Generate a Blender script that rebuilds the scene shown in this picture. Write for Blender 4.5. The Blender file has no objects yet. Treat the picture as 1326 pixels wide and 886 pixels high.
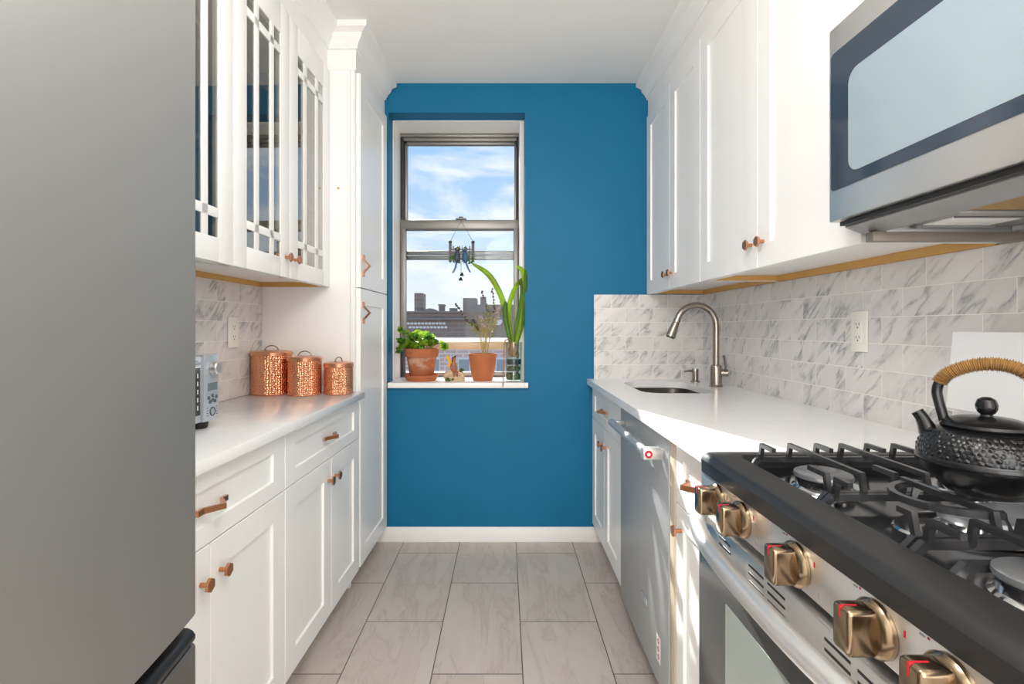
import bpy, bmesh, math, random
from mathutils import Vector, Matrix, Euler
R = random.Random(7)
PI = math.pi
sc = bpy.context.scene
COL = sc.collection
F = 655.0                                   # focal length in pixels of the 1326 x 886 frame
EYE = 1.1745                                # eye height, metres

# ------------------------------------------------------------------ frames
W = Matrix.Identity(4)                      # the right-hand run and the back wall
TH = math.atan(.018)                        # the left-hand run is not quite square to them
L = Matrix.Translation((-.6982, 0, 0)) @ Matrix.Rotation(-TH, 4, 'Z')
BASE = {}

# ------------------------------------------------------------------ materials
def lin(h):
    h = h.lstrip('#'); o = []
    for i in (0, 2, 4):
        c = int(h[i:i+2], 16) / 255
        o.append(c / 12.92 if c <= .04045 else ((c + .055) / 1.055) ** 2.4)
    return (*o, 1)

class NT:
    def __init__(s, name):
        s.m = bpy.data.materials.new(name); s.m.use_nodes = True
        s.t = s.m.node_tree; s.t.nodes.clear()
        s.out = s.n('ShaderNodeOutputMaterial')
    def n(s, typ, ins=None, **kw):
        nd = s.t.nodes.new(typ)
        for k, v in kw.items(): setattr(nd, k, v)
        for k, v in (ins or {}).items():
            if hasattr(v, 'is_linked') or hasattr(v, 'links'): s.t.links.new(v, nd.inputs[k])
            else: nd.inputs[k].default_value = v
        return nd
    def math(s, op, a, b=0.0, c=0.0):
        return s.n('ShaderNodeMath', {0: a, 1: b, 2: c}, operation=op).outputs[0]
    def mix(s, f, a, b, mode='MIX'):
        nd = s.t.nodes.new('ShaderNodeMix'); nd.data_type = 'RGBA'; nd.blend_type = mode
        for i, v in ((0, f), (6, a), (7, b)):
            if hasattr(v, 'links'): s.t.links.new(v, nd.inputs[i])
            else: nd.inputs[i].default_value = v
        return nd.outputs[2]
    def ramp(s, f, stops):
        nd = s.t.nodes.new('ShaderNodeValToRGB'); e = nd.color_ramp.elements
        while len(e) < len(stops): e.new(.5)
        for q, (p, c) in zip(e, stops):
            q.position = p; q.color = c if len(c) == 4 else (*c, 1)
        s.t.links.new(f, nd.inputs[0]); return nd.outputs[0]
    def obj(s, scale=(1, 1, 1), rot=(0, 0, 0)):
        tc = s.n('ShaderNodeTexCoord')
        return s.n('ShaderNodeMapping', {0: tc.outputs['Object'], 'Scale': scale, 'Rotation': rot}).outputs[0]
    def noise(s, vec, scale, detail=4, rough=.55, dist=0.0):
        return s.n('ShaderNodeTexNoise', {'Vector': vec, 'Scale': scale, 'Detail': detail, 'Roughness': rough, 'Distortion': dist}).outputs[0]
    def bump(s, h, strength=.3, dist=.002):
        return s.n('ShaderNodeBump', {'Height': h, 'Strength': strength, 'Distance': dist}).outputs[0]
    def pbr(s, **k):
        p = s.n('ShaderNodeBsdfPrincipled', k)
        s.t.links.new(p.outputs[0], s.out.inputs[0]); return p
    def done(s): return s.m

def plain(name, hexc, rough=.5, metal=0.0, var=0.0, scale=8, bump=0.0, **k):
    t = NT(name); c = lin(hexc)
    ins = {'Roughness': rough, 'Metallic': metal}
    nz = t.noise(t.obj(), scale)
    if var:
        lo = tuple(x * (1 - var) for x in c[:3]) + (1,); hi = tuple(min(1, x * (1 + var)) for x in c[:3]) + (1,)
        ins['Base Color'] = t.mix(nz, lo, hi)
    else: ins['Base Color'] = c
    if bump: ins['Normal'] = t.bump(nz, bump)
    ins.update(k); t.pbr(**ins); return t.done()

def brushed(name, hexc, rough=.3, axis=1, var=.03, metal=1.0):
    t = NT(name); sc_ = [90, 90, 90]; sc_[axis] = .8
    nz = t.noise(t.obj(tuple(sc_)), 4, 3); c = lin(hexc)
    col = t.mix(nz, tuple(x * (1 - var) for x in c[:3]) + (1,), tuple(min(1, x * (1 + var)) for x in c[:3]) + (1,))
    blotch = t.noise(t.obj(), 5, 3)
    rg = t.math('ADD', t.math('MULTIPLY', nz, .06), t.math('ADD', t.math('MULTIPLY', blotch, .06), rough - .06))
    t.pbr(**{'Base Color': col, 'Metallic': metal, 'Roughness': rg, }); return t.done()

def glassy(name, tint='#ffffff', refl=.10, rough=.0):
    t = NT(name)
    tr = t.n('ShaderNodeBsdfTransparent', {0: lin(tint)})
    gl = t.n('ShaderNodeBsdfGlossy', {'Color': (1, 1, 1, 1), 'Roughness': rough})
    lw = t.n('ShaderNodeLayerWeight', {'Blend': .5})
    f = t.math('ADD', t.math('MULTIPLY', t.math('POWER', lw.outputs['Facing'], 5.0), .9), refl)
    mx = t.n('ShaderNodeMixShader', {0: f, 1: tr.outputs[0], 2: gl.outputs[0]})
    t.t.links.new(mx.outputs[0], t.out.inputs[0]); return t.done()

def tile_mat(name, u, phase, slant):
    t = NT(name); tc = t.n('ShaderNodeTexCoord'); sp = t.n('ShaderNodeSeparateXYZ', {0: tc.outputs['Object']})
    v2 = t.n('ShaderNodeCombineXYZ', {0: t.math('ADD', sp.outputs[u], phase), 1: sp.outputs[2]}).outputs[0]
    def brick(a, b, m):
        return t.n('ShaderNodeTexBrick', {'Vector': v2, 'Color1': a, 'Color2': b, 'Mortar': m, 'Scale': 1.0, 'Mortar Size': .0011, 'Mortar Smooth': .1, 'Bias': 0.0, 'Brick Width': .155, 'Row Height': .0777}, offset=.5, squash=1.0)
    b = brick((0, 0, 0, 1), (1, 1, 1, 1), (.5, .5, .5, 1))
    rnd = t.n('ShaderNodeSeparateColor', {0: b.outputs[0]}).outputs[0]
    off = t.n('ShaderNodeCombineXYZ', {0: t.math('MULTIPLY', rnd, 13.7), 1: t.math('MULTIPLY', rnd, 5.1), 2: t.math('MULTIPLY', rnd, 31.0)}).outputs[0]
    rot = t.n('ShaderNodeMapping', {0: v2, 'Rotation': (0, 0, slant)}).outputs[0]
    rot = t.n('ShaderNodeMapping', {0: rot, 'Scale': (5, 20, 1)}).outputs[0]
    vv = t.n('ShaderNodeVectorMath', {0: rot, 1: off}, operation='ADD').outputs[0]
    n1 = t.noise(vv, .9, 6, .55, .25)
    ridge = t.math('ABSOLUTE', t.math('SUBTRACT', n1, .5))
    vein = t.ramp(ridge, [(0, (1, 1, 1)), (.014, (.55, .55, .55)), (.07, (0, 0, 0))])
    big = t.noise(t.n('ShaderNodeVectorMath', {0: v2, 1: off}, operation='ADD').outputs[0], 9.0, 3)
    vf = t.math('MULTIPLY', vein, t.ramp(big, [(.43, (.05, .05, .05)), (.64, (.95, .95, .95))]))
    cloud = t.noise(vv, .7, 5, .6, .4)
    base = t.mix(cloud, lin('#cfccca'), lin('#efebe7'))
    base = t.mix(t.math('MULTIPLY', rnd, .40), base, lin('#cac8c7'))
    col = t.mix(vf, base, lin('#7d8087'))
    col = t.mix(b.outputs[1], col, lin('#f1ede8'))
    t.pbr(**{'Base Color': col, 'Roughness': .32, 'Normal': t.bump(t.math('SUBTRACT', 1.0, b.outputs[1]), .5, .001)}); return t.done()

def floor_mat():
    t = NT('floor_tiles'); tc = t.n('ShaderNodeTexCoord'); sp = t.n('ShaderNodeSeparateXYZ', {0: tc.outputs['Object']})
    u = t.math('ADD', sp.outputs[1], -2.330 - .3065 + .613 * 12); v = t.math('ADD', sp.outputs[0], .248 + .308 * 10)
    v2 = t.n('ShaderNodeCombineXYZ', {0: u, 1: v}).outputs[0]
    b = t.n('ShaderNodeTexBrick', {'Vector': v2, 'Color1': (0, 0, 0, 1), 'Color2': (1, 1, 1, 1), 'Mortar': (.5, .5, .5, 1), 'Scale': 1.0, 'Mortar Size': .0019, 'Mortar Smooth': .1, 'Bias': 0.0, 'Brick Width': .613, 'Row Height': .308}, offset=.5)
    rnd = t.n('ShaderNodeSeparateColor', {0: b.outputs[0]}).outputs[0]
    off = t.n('ShaderNodeCombineXYZ', {0: t.math('MULTIPLY', rnd, 9.7), 1: t.math('MULTIPLY', rnd, 23.1), 2: 0.0}).outputs[0]
    st = t.n('ShaderNodeMapping', {0: v2, 'Scale': (1.6, 6.5, 1), 'Rotation': (0, 0, .12)}).outputs[0]
    vv = t.n('ShaderNodeVectorMath', {0: st, 1: off}, operation='ADD').outputs[0]
    n1 = t.noise(vv, 1.2, 8, .62, 1.2)
    ridge = t.math('ABSOLUTE', t.math('SUBTRACT', n1, .47))
    vein = t.ramp(ridge, [(0, (.5, .5, .5)), (.015, (.2, .2, .2)), (.05, (0, 0, 0))])
    n2 = t.noise(vv, 3.0, 8, .7, .5)
    col = t.mix(n1, lin('#aba095'), lin('#cfc6bd'))
    col = t.mix(t.math('MULTIPLY', n2, .5), col, lin('#b9aea3'))
    col = t.mix(vein, col, lin('#988b7f'))
    col = t.mix(t.math('MULTIPLY', rnd, .28), col, lin('#c6bdb5'))
    col = t.mix(b.outputs[1], col, lin('#4a4540'))
    t.pbr(**{'Base Color': col, 'Roughness': .36, 'Normal': t.bump(t.math('SUBTRACT', t.math('MULTIPLY', n2, .25), b.outputs[1]), .3, .002)}); return t.done()

def quartz():
    t = NT('white_quartz'); n1 = t.noise(t.obj(), 5, 6, .6, 1.0)
    ridge = t.math('ABSOLUTE', t.math('SUBTRACT', n1, .5))
    vein = t.ramp(ridge, [(0, (.16, .16, .16)), (.05, (0, 0, 0))])
    t.pbr(**{'Base Color': t.mix(vein, lin('#efefef'), lin('#d9d9db')), 'Roughness': .16}); return t.done()

def hammered():
    t = NT('hammered_copper'); tc = t.n('ShaderNodeTexCoord'); sp = t.n('ShaderNodeSeparateXYZ', {0: tc.outputs['Object']})
    an = t.math('ARCTAN2', sp.outputs[1], sp.outputs[0])
    v = t.n('ShaderNodeCombineXYZ', {0: t.math('MULTIPLY', an, 8.5), 1: t.math('MULTIPLY', sp.outputs[2], 135.0)}).outputs[0]
    vo = t.n('ShaderNodeTexVoronoi', {'Vector': v, 'Scale': 1.0, 'Randomness': .45}, feature='F1')
    d = vo.outputs['Distance']
    t.pbr(**{'Base Color': lin('#e5a17c'), 'Metallic': 1.0, 'Roughness': .16, 'Normal': t.bump(d, .8, .005)}); return t.done()

def bricks(name, c1, c2, mort, w=.22, h=.075):
    t = NT(name); tc = t.n('ShaderNodeTexCoord'); sp = t.n('ShaderNodeSeparateXYZ', {0: tc.outputs['Object']})
    v2 = t.n('ShaderNodeCombineXYZ', {0: t.math('ADD', sp.outputs[0], sp.outputs[1]), 1: sp.outputs[2]}).outputs[0]
    b = t.n('ShaderNodeTexBrick', {'Vector': v2, 'Color1': lin(c1), 'Color2': lin(c2), 'Mortar': lin(mort), 'Scale': 1.0, 'Mortar Size': .012 * w / .22, 'Brick Width': w, 'Row Height': h})
    n = t.noise(t.obj(), .6, 5)
    col = t.mix(t.math('MULTIPLY', n, .5), b.outputs[0], lin(mort))
    t.pbr(**{'Base Color': col, 'Roughness': .9}); return t.done()

M = dict(
    white=plain('white_cabinet_paint', '#f1f0ee', .34, var=.015, scale=3),
    trimw=plain('white_trim_paint', '#efedea', .45, var=.02, scale=5),
    ceil=plain('ceiling_paint', '#ecebe8', .8, var=.01),
    wallw=plain('white_wall_paint', '#e8e6e2', .7, var=.02),
    blue=plain('teal_blue_wall_paint', '#01688f', .55, var=.08, scale=3, bump=.05, **{'Specular IOR Level': .3}),
    sillw=plain('window_sill_stone', '#f3f1ee', .3, var=.02),
    wood=plain('honey_wood', '#c99a55', .5, var=.15, scale=20),
    inside=plain('cabinet_interior_wood', '#8d7f6d', .6, var=.12, scale=6),
    shelfw=plain('pale_shelf_edge', '#b08a5c', .6, var=.1, scale=10),
    copper=plain('rose_copper', '#c98b66', .28, 1.0, var=.05),
    lidcop=plain('copper_lid', '#e0a07c', .3, 1.0, var=.05),
    hamm=hammered(), quartz=quartz(), floor=floor_mat(),
    steel=brushed('stainless_steel', '#dcdbd9', .30, 1, .012, metal=.9),
    steelv=brushed('stainless_steel_upright', '#a9acae', .42, 2, .03, metal=.15),
    satin=brushed('satin_steel', '#d2d2d1', .36, 1, .01, metal=.8),
    sinks=brushed('sink_steel_shaded', '#45423f', .33, 1, .02, metal=1),  # steel colour darkened to carry the shade inside the basin
    fridge=brushed('fridge_steel', '#8a8a89', .5, 2, .03, metal=.55),
    fridged=brushed('freezer_steel', '#a09a94', .3, 1, .05),
    chrome=plain('polished_chrome', '#d8d8d8', .12, 1.0),
    nickel=brushed('brushed_nickel', '#a39a90', .28, 2),
    bronze=brushed('champagne_metal', '#96826a', .22, 2, .05),
    alu=plain('window_aluminium', '#8b8883', .42, .75, var=.08),
    alud=plain('window_track_dark', '#3d3f45', .5, .5, var=.08),
    alut=plain('window_rail_tan', '#b7a083', .45, .3, var=.08),
    black=plain('black_enamel', '#1b1b1c', .22, 0, var=.1),
    blackm=plain('black_satin_enamel', '#1e1e1f', .4, 0, var=.1),
    iron=plain('cast_iron', '#29292b', .27, 0, var=.2, scale=40, **{'Specular IOR Level': .8}),
    kettle=plain('black_cast_iron', '#121315', .22, .1, var=.2, scale=60, bump=.08),
    pan=plain('cooktop_pan_enamel', '#1d1e20', .10, 0),
    cap=plain('burner_cap', '#8d8f92', .3, .7, var=.05),
    wrap=plain('rattan_wrap', '#8a6636', .75, var=.5, scale=60),
    mrail=plain('grey_brown_metal', '#8b837a', .45, .5),
    dark=plain('dark_plastic', '#141416', .35),
    grey=plain('grey_metal', '#7f7f7f', .42, .6, var=.06),
    mgrey=plain('microwave_underside', '#9fa0a0', .35, .7, var=.06),
    mesh=plain('grease_filter_mesh', '#b08d4e', .45, .8, var=.5, scale=160),
    plate=plain('outlet_plate', '#eeebe2', .35),
    slot=plain('outlet_slot', '#3b3833', .6),
    red=plain('red_paint', '#b51a2a', .4),
    terra=plain('terracotta', '#b4683f', .8, var=.2, scale=14, bump=.1),
    terrad=plain('weathered_terracotta', '#ad6440', .85, var=.3, scale=18, bump=.15),
    soil=plain('potting_soil', '#38291d', .95, var=.4, scale=60, bump=.5),
    leaf=plain('geranium_leaf', '#6f9c2c', .5, var=.35, scale=22, **{'Subsurface Weight': .0}),
    leafd=plain('geranium_leaf_deep', '#3f7327', .5, var=.35, scale=22),
    strap=plain('amaryllis_leaf', '#7ba023', .42, var=.3, scale=12),
    strapd=plain('amaryllis_leaf_dark', '#557f22', .42, var=.3, scale=12),
    stem=plain('dry_stem', '#a5924c', .7, var=.2),
    lav=plain('lavender_flower', '#54424e', .8, var=.3, scale=40),
    lavp=plain('pale_lavender_flower', '#b79cae', .8, var=.3, scale=40),
    lavl=plain('lavender_leaf', '#8f9340', .7, var=.3, scale=40),
    root=plain('dried_root', '#a8764a', .8, var=.3, scale=30),
    moss=plain('moss', '#4f5f2a', .9, var=.5, scale=60, bump=.6),
    teal=plain('dark_teal_band', '#1e3b44', .4),
    stone=plain('figurine_stone', '#c9b08f', .6, var=.25, scale=40, bump=.2),
    skin=plain('figurine_body', '#9c5f3c', .5, var=.1),
    hair=plain('figurine_hair', '#4a2a22', .6, var=.2),
    wing=plain('figurine_wing', '#e0a63a', .45, var=.2),
    birdb=plain('bird_blue', '#3c5f86', .5, var=.2, scale=60),
    birdd=plain('bird_slate', '#3d4650', .5, var=.2, scale=60),
    yellow=plain('bird_face_yellow', '#a99a3c', .6),
    fence=plain('weathered_grey_wood', '#6f6a66', .8, var=.2, scale=40),
    cord=plain('dark_cord', '#3a3637', .8),
    silver=plain('silver_plastic', '#c3c9d0', .3, .55, var=.03),
    display=plain('grey_display', '#66747a', .2),
    btn=plain('button_grey', '#5a6068', .4),
    pane=glassy('window_glass', '#f6f9fb', .005),
    cabglass=glassy('cabinet_glass', '#e6e6e2', .17),
    vase=glassy('vase_glass', '#eef3f0', .06),
    mwglass=plain('smoked_oven_glass', '#323d4a', .06, 0),
    mwwin=plain('microwave_window_screen', '#8d9ca4', .09, 0),
    ovglass=plain('oven_black_glass', '#3a3b3b', .14, 0),
    ovwin=plain('oven_window', '#8d948f', .07, .3),
    text=plain('grey_print', '#8b8d90', .6),
    white_pl=plain('white_sticker', '#f3f2f0', .4),
    bld=bricks('dusky_brick', '#857975', '#90847f', '#9a9086', 1.2, .4),
    bldd=plain('grey_render', '#938b87', .9, var=.2, scale=1),
    brickp=bricks('pale_pink_brick', '#d9b4ae', '#cba39d', '#eae2de', .5, .17),
    bwin=plain('far_window_frame', '#e8e8ea', .5),
    bgl=plain('far_window_glass', '#a5afb8', .15),
    ground=plain('street_asphalt', '#6b6966', .9, var=.2),
)
def bloom_pot():
    t = NT('weathered_terracotta'); o = t.obj(); n = t.noise(o, 16, 6, .65); n2 = t.noise(o, 40, 4)
    base = t.mix(n2, lin('#9c5433'), lin('#bf744b'))
    z = t.n('ShaderNodeSeparateXYZ', {0: o}).outputs[2]
    band = t.ramp(t.math('MULTIPLY', z, 5.0), [(.30, (0, 0, 0)), (.46, (.55, .55, .55)), (.62, (.45, .45, .45)), (.72, (0, 0, 0))])
    f = t.math('MULTIPLY', t.ramp(n, [(.46, (0, 0, 0)), (.60, (1, 1, 1))]), band)
    t.pbr(**{'Base Color': t.mix(f, base, lin('#dcc3ad')), 'Roughness': .85, 'Normal': t.bump(n2, .12)}); return t.done()
M['terrad'] = bloom_pot()
M['tanstrip'] = plain('tan_filler', '#cdbba6', .45, var=.04)
M['bguard'] = brushed('backguard_steel', '#f4f4f4', .3, 1, .01, metal=.35)
tile_x = tile_mat('marble_tiles_back', 0, .062, -.8)
tile_y = tile_mat('marble_tiles_side', 1, .03, .8)
tile_l = tile_mat('marble_tiles_left', 1, .03, -.8)

# ------------------------------------------------------------------ mesh builder
class MB:
    def __init__(s): s.bm = bmesh.new()
    def merge(s, b, mx=None):
        if mx is not None: bmesh.ops.transform(b, matrix=mx, verts=b.verts)
        me = bpy.data.meshes.new('t'); b.to_mesh(me); b.free(); s.bm.from_mesh(me); bpy.data.meshes.remove(me); return s
    def box(s, lo, hi, bev=0.0, seg=2, mx=None):
        b = bmesh.new(); bmesh.ops.create_cube(b, size=1)
        lo = Vector(lo); hi = Vector(hi); c = (lo + hi) / 2; d = hi - lo
        for v in b.verts: v.co = Vector((c[i] + v.co[i] * d[i] for i in range(3)))
        if bev: bmesh.ops.bevel(b, geom=b.edges[:], offset=min(bev, min(abs(x) for x in d) * .49), segments=seg, affect='EDGES', profile=.5)
        return s.merge(b, mx)
    def lathe(s, prof, c=(0, 0, 0), n=32, mx=None, fn=None, cap=True):
        b = bmesh.new(); rings = []
        for (r, z) in prof:
            ring = []
            for k in range(n):
                a = 2 * PI * k / n; rr, zz = (r, z) if fn is None else fn(r, z, a)
                ring.append(b.verts.new((rr * math.cos(a), rr * math.sin(a), zz)))
            rings.append(ring)
        for p, q in zip(rings, rings[1:]):
            for k in range(n): b.faces.new((p[k], p[(k+1) % n], q[(k+1) % n], q[k]))
        if cap:
            if prof[0][0] > 1e-5: b.faces.new(rings[0][::-1])
            if prof[-1][0] > 1e-5: b.faces.new(rings[-1])
        bmesh.ops.remove_doubles(b, verts=b.verts, dist=1e-6)
        return s.merge(b, Matrix.Translation(c) @ (mx or Matrix.Identity(4)))
    def cyl(s, p, q, r, r2=None, n=20, bev=0):
        p = Vector(p); q = Vector(q); d = q - p; h = d.length; r2 = r if r2 is None else r2
        prof = [(r, 0), (r2, h)] if not bev else [(r - bev, 0), (r, bev), (r2, h - bev), (r2 - bev, h)]
        return s.lathe(prof, p, n, d.to_track_quat('Z', 'Y').to_matrix().to_4x4())
    def tube(s, pts, r, n=10, flat=1.0, up=None):
        pts = [Vector(p) for p in pts]; rs = r if isinstance(r, (list, tuple)) else [r] * len(pts)
        b = bmesh.new(); rings = []; prev = None
        for i, p in enumerate(pts):
            t = (pts[min(i+1, len(pts)-1)] - pts[max(i-1, 0)]).normalized()
            if prev is None:
                a = Vector(up) if up else (Vector((0, 0, 1)) if abs(t.z) < .9 else Vector((1, 0, 0)))
            else: a = prev
            a = (a - t * a.dot(t)).normalized(); prev = a; c = t.cross(a)
            rings.append([b.verts.new(p + (a * math.cos(2*PI*k/n) * flat + c * math.sin(2*PI*k/n)) * rs[i]) for k in range(n)])
        for p, q in zip(rings, rings[1:]):
            for k in range(n): b.faces.new((p[k], p[(k+1) % n], q[(k+1) % n], q[k]))
        b.faces.new(rings[0][::-1]); b.faces.new(rings[-1])
        return s.merge(b)
    def strip(s, path, w, th, wdir, tdir=None):      # flat bar of width w (along wdir) and thickness th following path
        pts = [Vector(p) for p in path]; wd = Vector(wdir).normalized(); b = bmesh.new(); rings = []
        for i, p in enumerate(pts):
            a = (pts[i] - pts[i-1]).normalized() if i else None
            c = (pts[i+1] - pts[i]).normalized() if i < len(pts) - 1 else None
            t = ((a or c) + (c or a)).normalized(); nn = t.cross(wd).normalized()
            k = 1.0
            if a is not None and c is not None: k = 1 / max(.4, math.cos(a.angle(c) / 2))
            rings.append([b.verts.new(p + wd * w/2 * sx + nn * th/2 * k * sy) for sx, sy in ((-1,-1),(1,-1),(1,1),(-1,1))])
        for p, q in zip(rings, rings[1:]):
            for k in range(4): b.faces.new((p[k], p[(k+1) % 4], q[(k+1) % 4], q[k]))
        b.faces.new(rings[0][::-1]); b.faces.new(rings[-1])
        return s.merge(b)
    def prism(s, poly, a, h):                         # poly in the plane normal to axis a ('x','y','z'), between h[0] and h[1]
        b = bmesh.new(); ax = 'xyz'.index(a)
        def P(p, t):
            v = list(p); v.insert(ax, t); return v
        lo = [b.verts.new(P(p, h[0])) for p in poly]; hi = [b.verts.new(P(p, h[1])) for p in poly]; n = len(poly)
        for k in range(n): b.faces.new((lo[k], lo[(k+1) % n], hi[(k+1) % n], hi[k]))
        b.faces.new(lo[::-1]); b.faces.new(hi); return s.merge(b)
    def ball(s, c, r, sub=2, sc_=(1, 1, 1), mx=None):
        b = bmesh.new(); bmesh.ops.create_icosphere(b, subdivisions=sub, radius=r)
        return s.merge(b, Matrix.Translation(c) @ (mx or Matrix.Identity(4)) @ Matrix.Diagonal((*sc_, 1)))
    def quadstrip(s, rows):
        b = bmesh.new(); V = [[b.verts.new(p) for p in r] for r in rows]
        for p, q in zip(V, V[1:]):
            for k in range(len(p) - 1): b.faces.new((p[k], p[k+1], q[k+1], q[k]))
        return s.merge(b)

def rrect(x0, x1, y0, y1, r, n=6):
    out = []
    for cx, cy, a0 in ((x1-r, y1-r, 0), (x0+r, y1-r, 90), (x0+r, y0+r, 180), (x1-r, y0+r, 270)):
        for k in range(n + 1):
            a = math.radians(a0 + 90 * k / n); out.append((cx + r * math.cos(a), cy + r * math.sin(a)))
    return out

def ring_slab(outer, inner, z0, z1):                  # two loops of equal length: a slab with a hole
    b = bmesh.new(); n = len(outer)
    V = [[b.verts.new((*p, z)) for p in lp] for lp, z in ((outer, z0), (outer, z1), (inner, z1), (inner, z0))]
    for i in range(4):
        p, q = V[i], V[(i+1) % 4]
        for k in range(n): b.faces.new((p[k], p[(k+1) % n], q[(k+1) % n], q[k]))
    m = MB(); return m.merge(b)

def fit_outer(inner, x0, x1, y0, y1):                 # project a loop out to a rectangle, from its centre
    cx = sum(p[0] for p in inner) / len(inner); cy = sum(p[1] for p in inner) / len(inner); o = []; n = len(inner) // 4
    cor = [(x1, y1), (x0, y1), (x0, y0), (x1, y0)]
    for i, p in enumerate(inner):
        q = i // n; j = i % n; c = cor[q]
        if j < n / 2 - .6: o.append((c[0], p[1]) if q in (0, 2) else (p[0], c[1]))
        elif j > n / 2 - .4: o.append((p[0], c[1]) if q in (0, 2) else (c[0], p[1]))
        else: o.append(c)
    return o

# ------------------------------------------------------------------ scene objects
def props(o, label=None, cat=None, group=None, kind=None):
    for k, v in (('label', label), ('category', cat), ('group', group), ('kind', kind)):
        if v: o[k] = v
    return o

def place(o, frame, base):
    m = frame @ Matrix.Translation(base)
    o.location = m.to_translation(); o.rotation_euler = m.to_euler(); BASE[o.name] = (Vector(base), o)

def thing(name, label, cat, base=(0, 0, 0), frame=W, group=None):
    o = bpy.data.objects.new(name, None); o.empty_display_size = .05; COL.objects.link(o)
    place(o, frame, base); return props(o, label, cat, group)

def finish(mb, name, mat, base, smooth=True, angle=33):
    bm = mb.bm
    bmesh.ops.recalc_face_normals(bm, faces=bm.faces)
    if base is not None: bmesh.ops.translate(bm, verts=bm.verts, vec=-Vector(base))
    if smooth:
        for f in bm.faces: f.smooth = True
        for e in bm.edges:
            e.smooth = not (len(e.link_faces) == 2 and e.calc_face_angle(0) > math.radians(angle))
    me = bpy.data.meshes.new(name); bm.to_mesh(me); bm.free()
    for m in (mat if isinstance(mat, (list, tuple)) else [mat]): me.materials.append(m)
    return me

def base_of(p):
    while p.parent is not None: p = p.parent
    return BASE[p.name][0]

def part(name, mb, mat, parent, label=None, **k):
    o = bpy.data.objects.new(name, finish(mb, name, mat, base_of(parent), **k)); COL.objects.link(o); o.parent = parent
    return props(o, label)

def solo(name, mb, mat, label=None, cat=None, base=(0, 0, 0), frame=W, group=None, kind=None, **k):
    o = bpy.data.objects.new(name, finish(mb, name, mat, base, **k)); COL.objects.link(o)
    place(o, frame, base); return props(o, label, cat, group, kind)

def copy_tree(o, parent=None):
    c = o.copy(); COL.objects.link(c)
    if parent is not None: c.parent = parent
    for ch in list(o.children): copy_tree(ch, c)
    return c

# fronts: a map turns (u along the run, n outwards from the face plane, z) into frame coordinates
def mapL(off=0.0): return lambda u, n, z: (off + n, u, z)
def mapR(face): return lambda u, n, z: (face - n, u, z)

def shaker(mp, u0, u1, z0, z1, th=.02, st=.07, rec=.008, top=None, n0=-.02):
    b = bmesh.new(); n1 = n0 + th; c = .0015; st2 = top or st
    def rect(d, e, n): return [b.verts.new(mp(u, n, z)) for u, z in ((u0+d, z0+e), (u1-d, z0+e), (u1-d, z1-e), (u0+d, z1-e))]
    rings = [rect(0, 0, n0), rect(0, 0, n1 - c), rect(c, c, n1), rect(st, st2, n1), rect(st + .002, st2 + .002, n1 - rec)]
    for p, q in zip(rings, rings[1:]):
        for k in range(4): b.faces.new((p[k], p[(k+1) % 4], q[(k+1) % 4], q[k]))
    b.faces.new(rings[0][::-1]); b.faces.new(rings[-1])
    return MB().merge(b)

def boxm(mp, u0, u1, n0, n1, z0, z1, bev=0.0, mb=None):
    a = mp(u0, n0, z0); c = mp(u1, n1, z1)
    return (mb or MB()).box([min(p, q) for p, q in zip(a, c)], [max(p, q) for p, q in zip(a, c)], bev)

def knob(parent, mp, u, z, r=.0165):
    m = MB(); m.cyl(mp(u, 0, z), mp(u, .020, z), .0055, n=14)
    b = bmesh.new()
    rings = []
    for n, rr in ((.018, r - .001), (.019, r), (.024, r), (.025, r - .001)):
        rings.append([b.verts.new(mp(u + rr * math.cos(PI/2 + PI/3*k), n, z + rr * math.sin(PI/2 + PI/3*k))) for k in range(6)])
    for p, q in zip(rings, rings[1:]):
        for k in range(6): b.faces.new((p[k], p[(k+1) % 6], q[(k+1) % 6], q[k]))
    b.faces.new(rings[0][::-1]); b.faces.new(rings[-1]); m.merge(b)
    return part('knob', m, M['copper'], parent, 'rose copper hexagonal knob')

def vhandle(parent, mp, u, z, vert=False, ln=.055, out=.032):
    P = [(-ln, .004), (-ln * .62, .004), (0, out), (ln * .62, .004), (ln, .004)]
    if vert: path = [mp(u, n, z + t) for t, n in P]; wd = Vector(mp(1, 0, 0)) - Vector(mp(0, 0, 0))
    else: path = [mp(u + t, n, z) for t, n in P]; wd = Vector((0, 0, 1))
    m = MB(); m.strip(path, .013, .007, wd)
    return part('handle', m, M['copper'], parent, 'rose copper chevron pull')
SKY_STRENGTH, SUN, REAR, FILL_TOP, FILL_AISLE, EXPO = 1.08, 12, 60, 50, 25, 0.10
# ------------------------------------------------------------------ the room
YB = 2.787; CEIL = 2.524
def struct(name, mb, mat, frame=W, **k): return solo(name, mb, mat, frame=frame, kind='structure', **k)
struct('floor', MB().box((-1.75, -2.9, -.06), (1.5, YB, 0)), M['floor'])
struct('ceiling', MB().box((-1.75, -2.9, CEIL), (1.5, YB, CEIL + .1)), M['ceil'])
struct('wall_left', MB().box((-.56, -2.75, 0), (-.448, 2.775, CEIL)), M['wallw'], frame=L)
struct('wall_right', MB().box((1.1, -2.8, 0), (1.22, YB, CEIL)), M['wallw'])
m = MB(); wx0, wx1, wz0, wz1 = -.6426, .11, .845, 2.362; YO = 3.16
m.box((-1.3, YB, 0), (wx0, YO, CEIL)); m.box((wx1, YB, 0), (1.3, YO, CEIL))
m.box((wx0, YB, 0), (wx1, YO, wz0)); m.box((wx0, YB, wz1), (wx1, YO, CEIL))
struct('wall_back', m, M['blue'])
m = MB()                                                    # the side of the room behind the eye, with a wide opening for daylight
m.box((-1.75, -2.95, 0), (1.5, -2.8, .25)); m.box((-1.75, -2.95, 2.3), (1.5, -2.8, CEIL))
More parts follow.
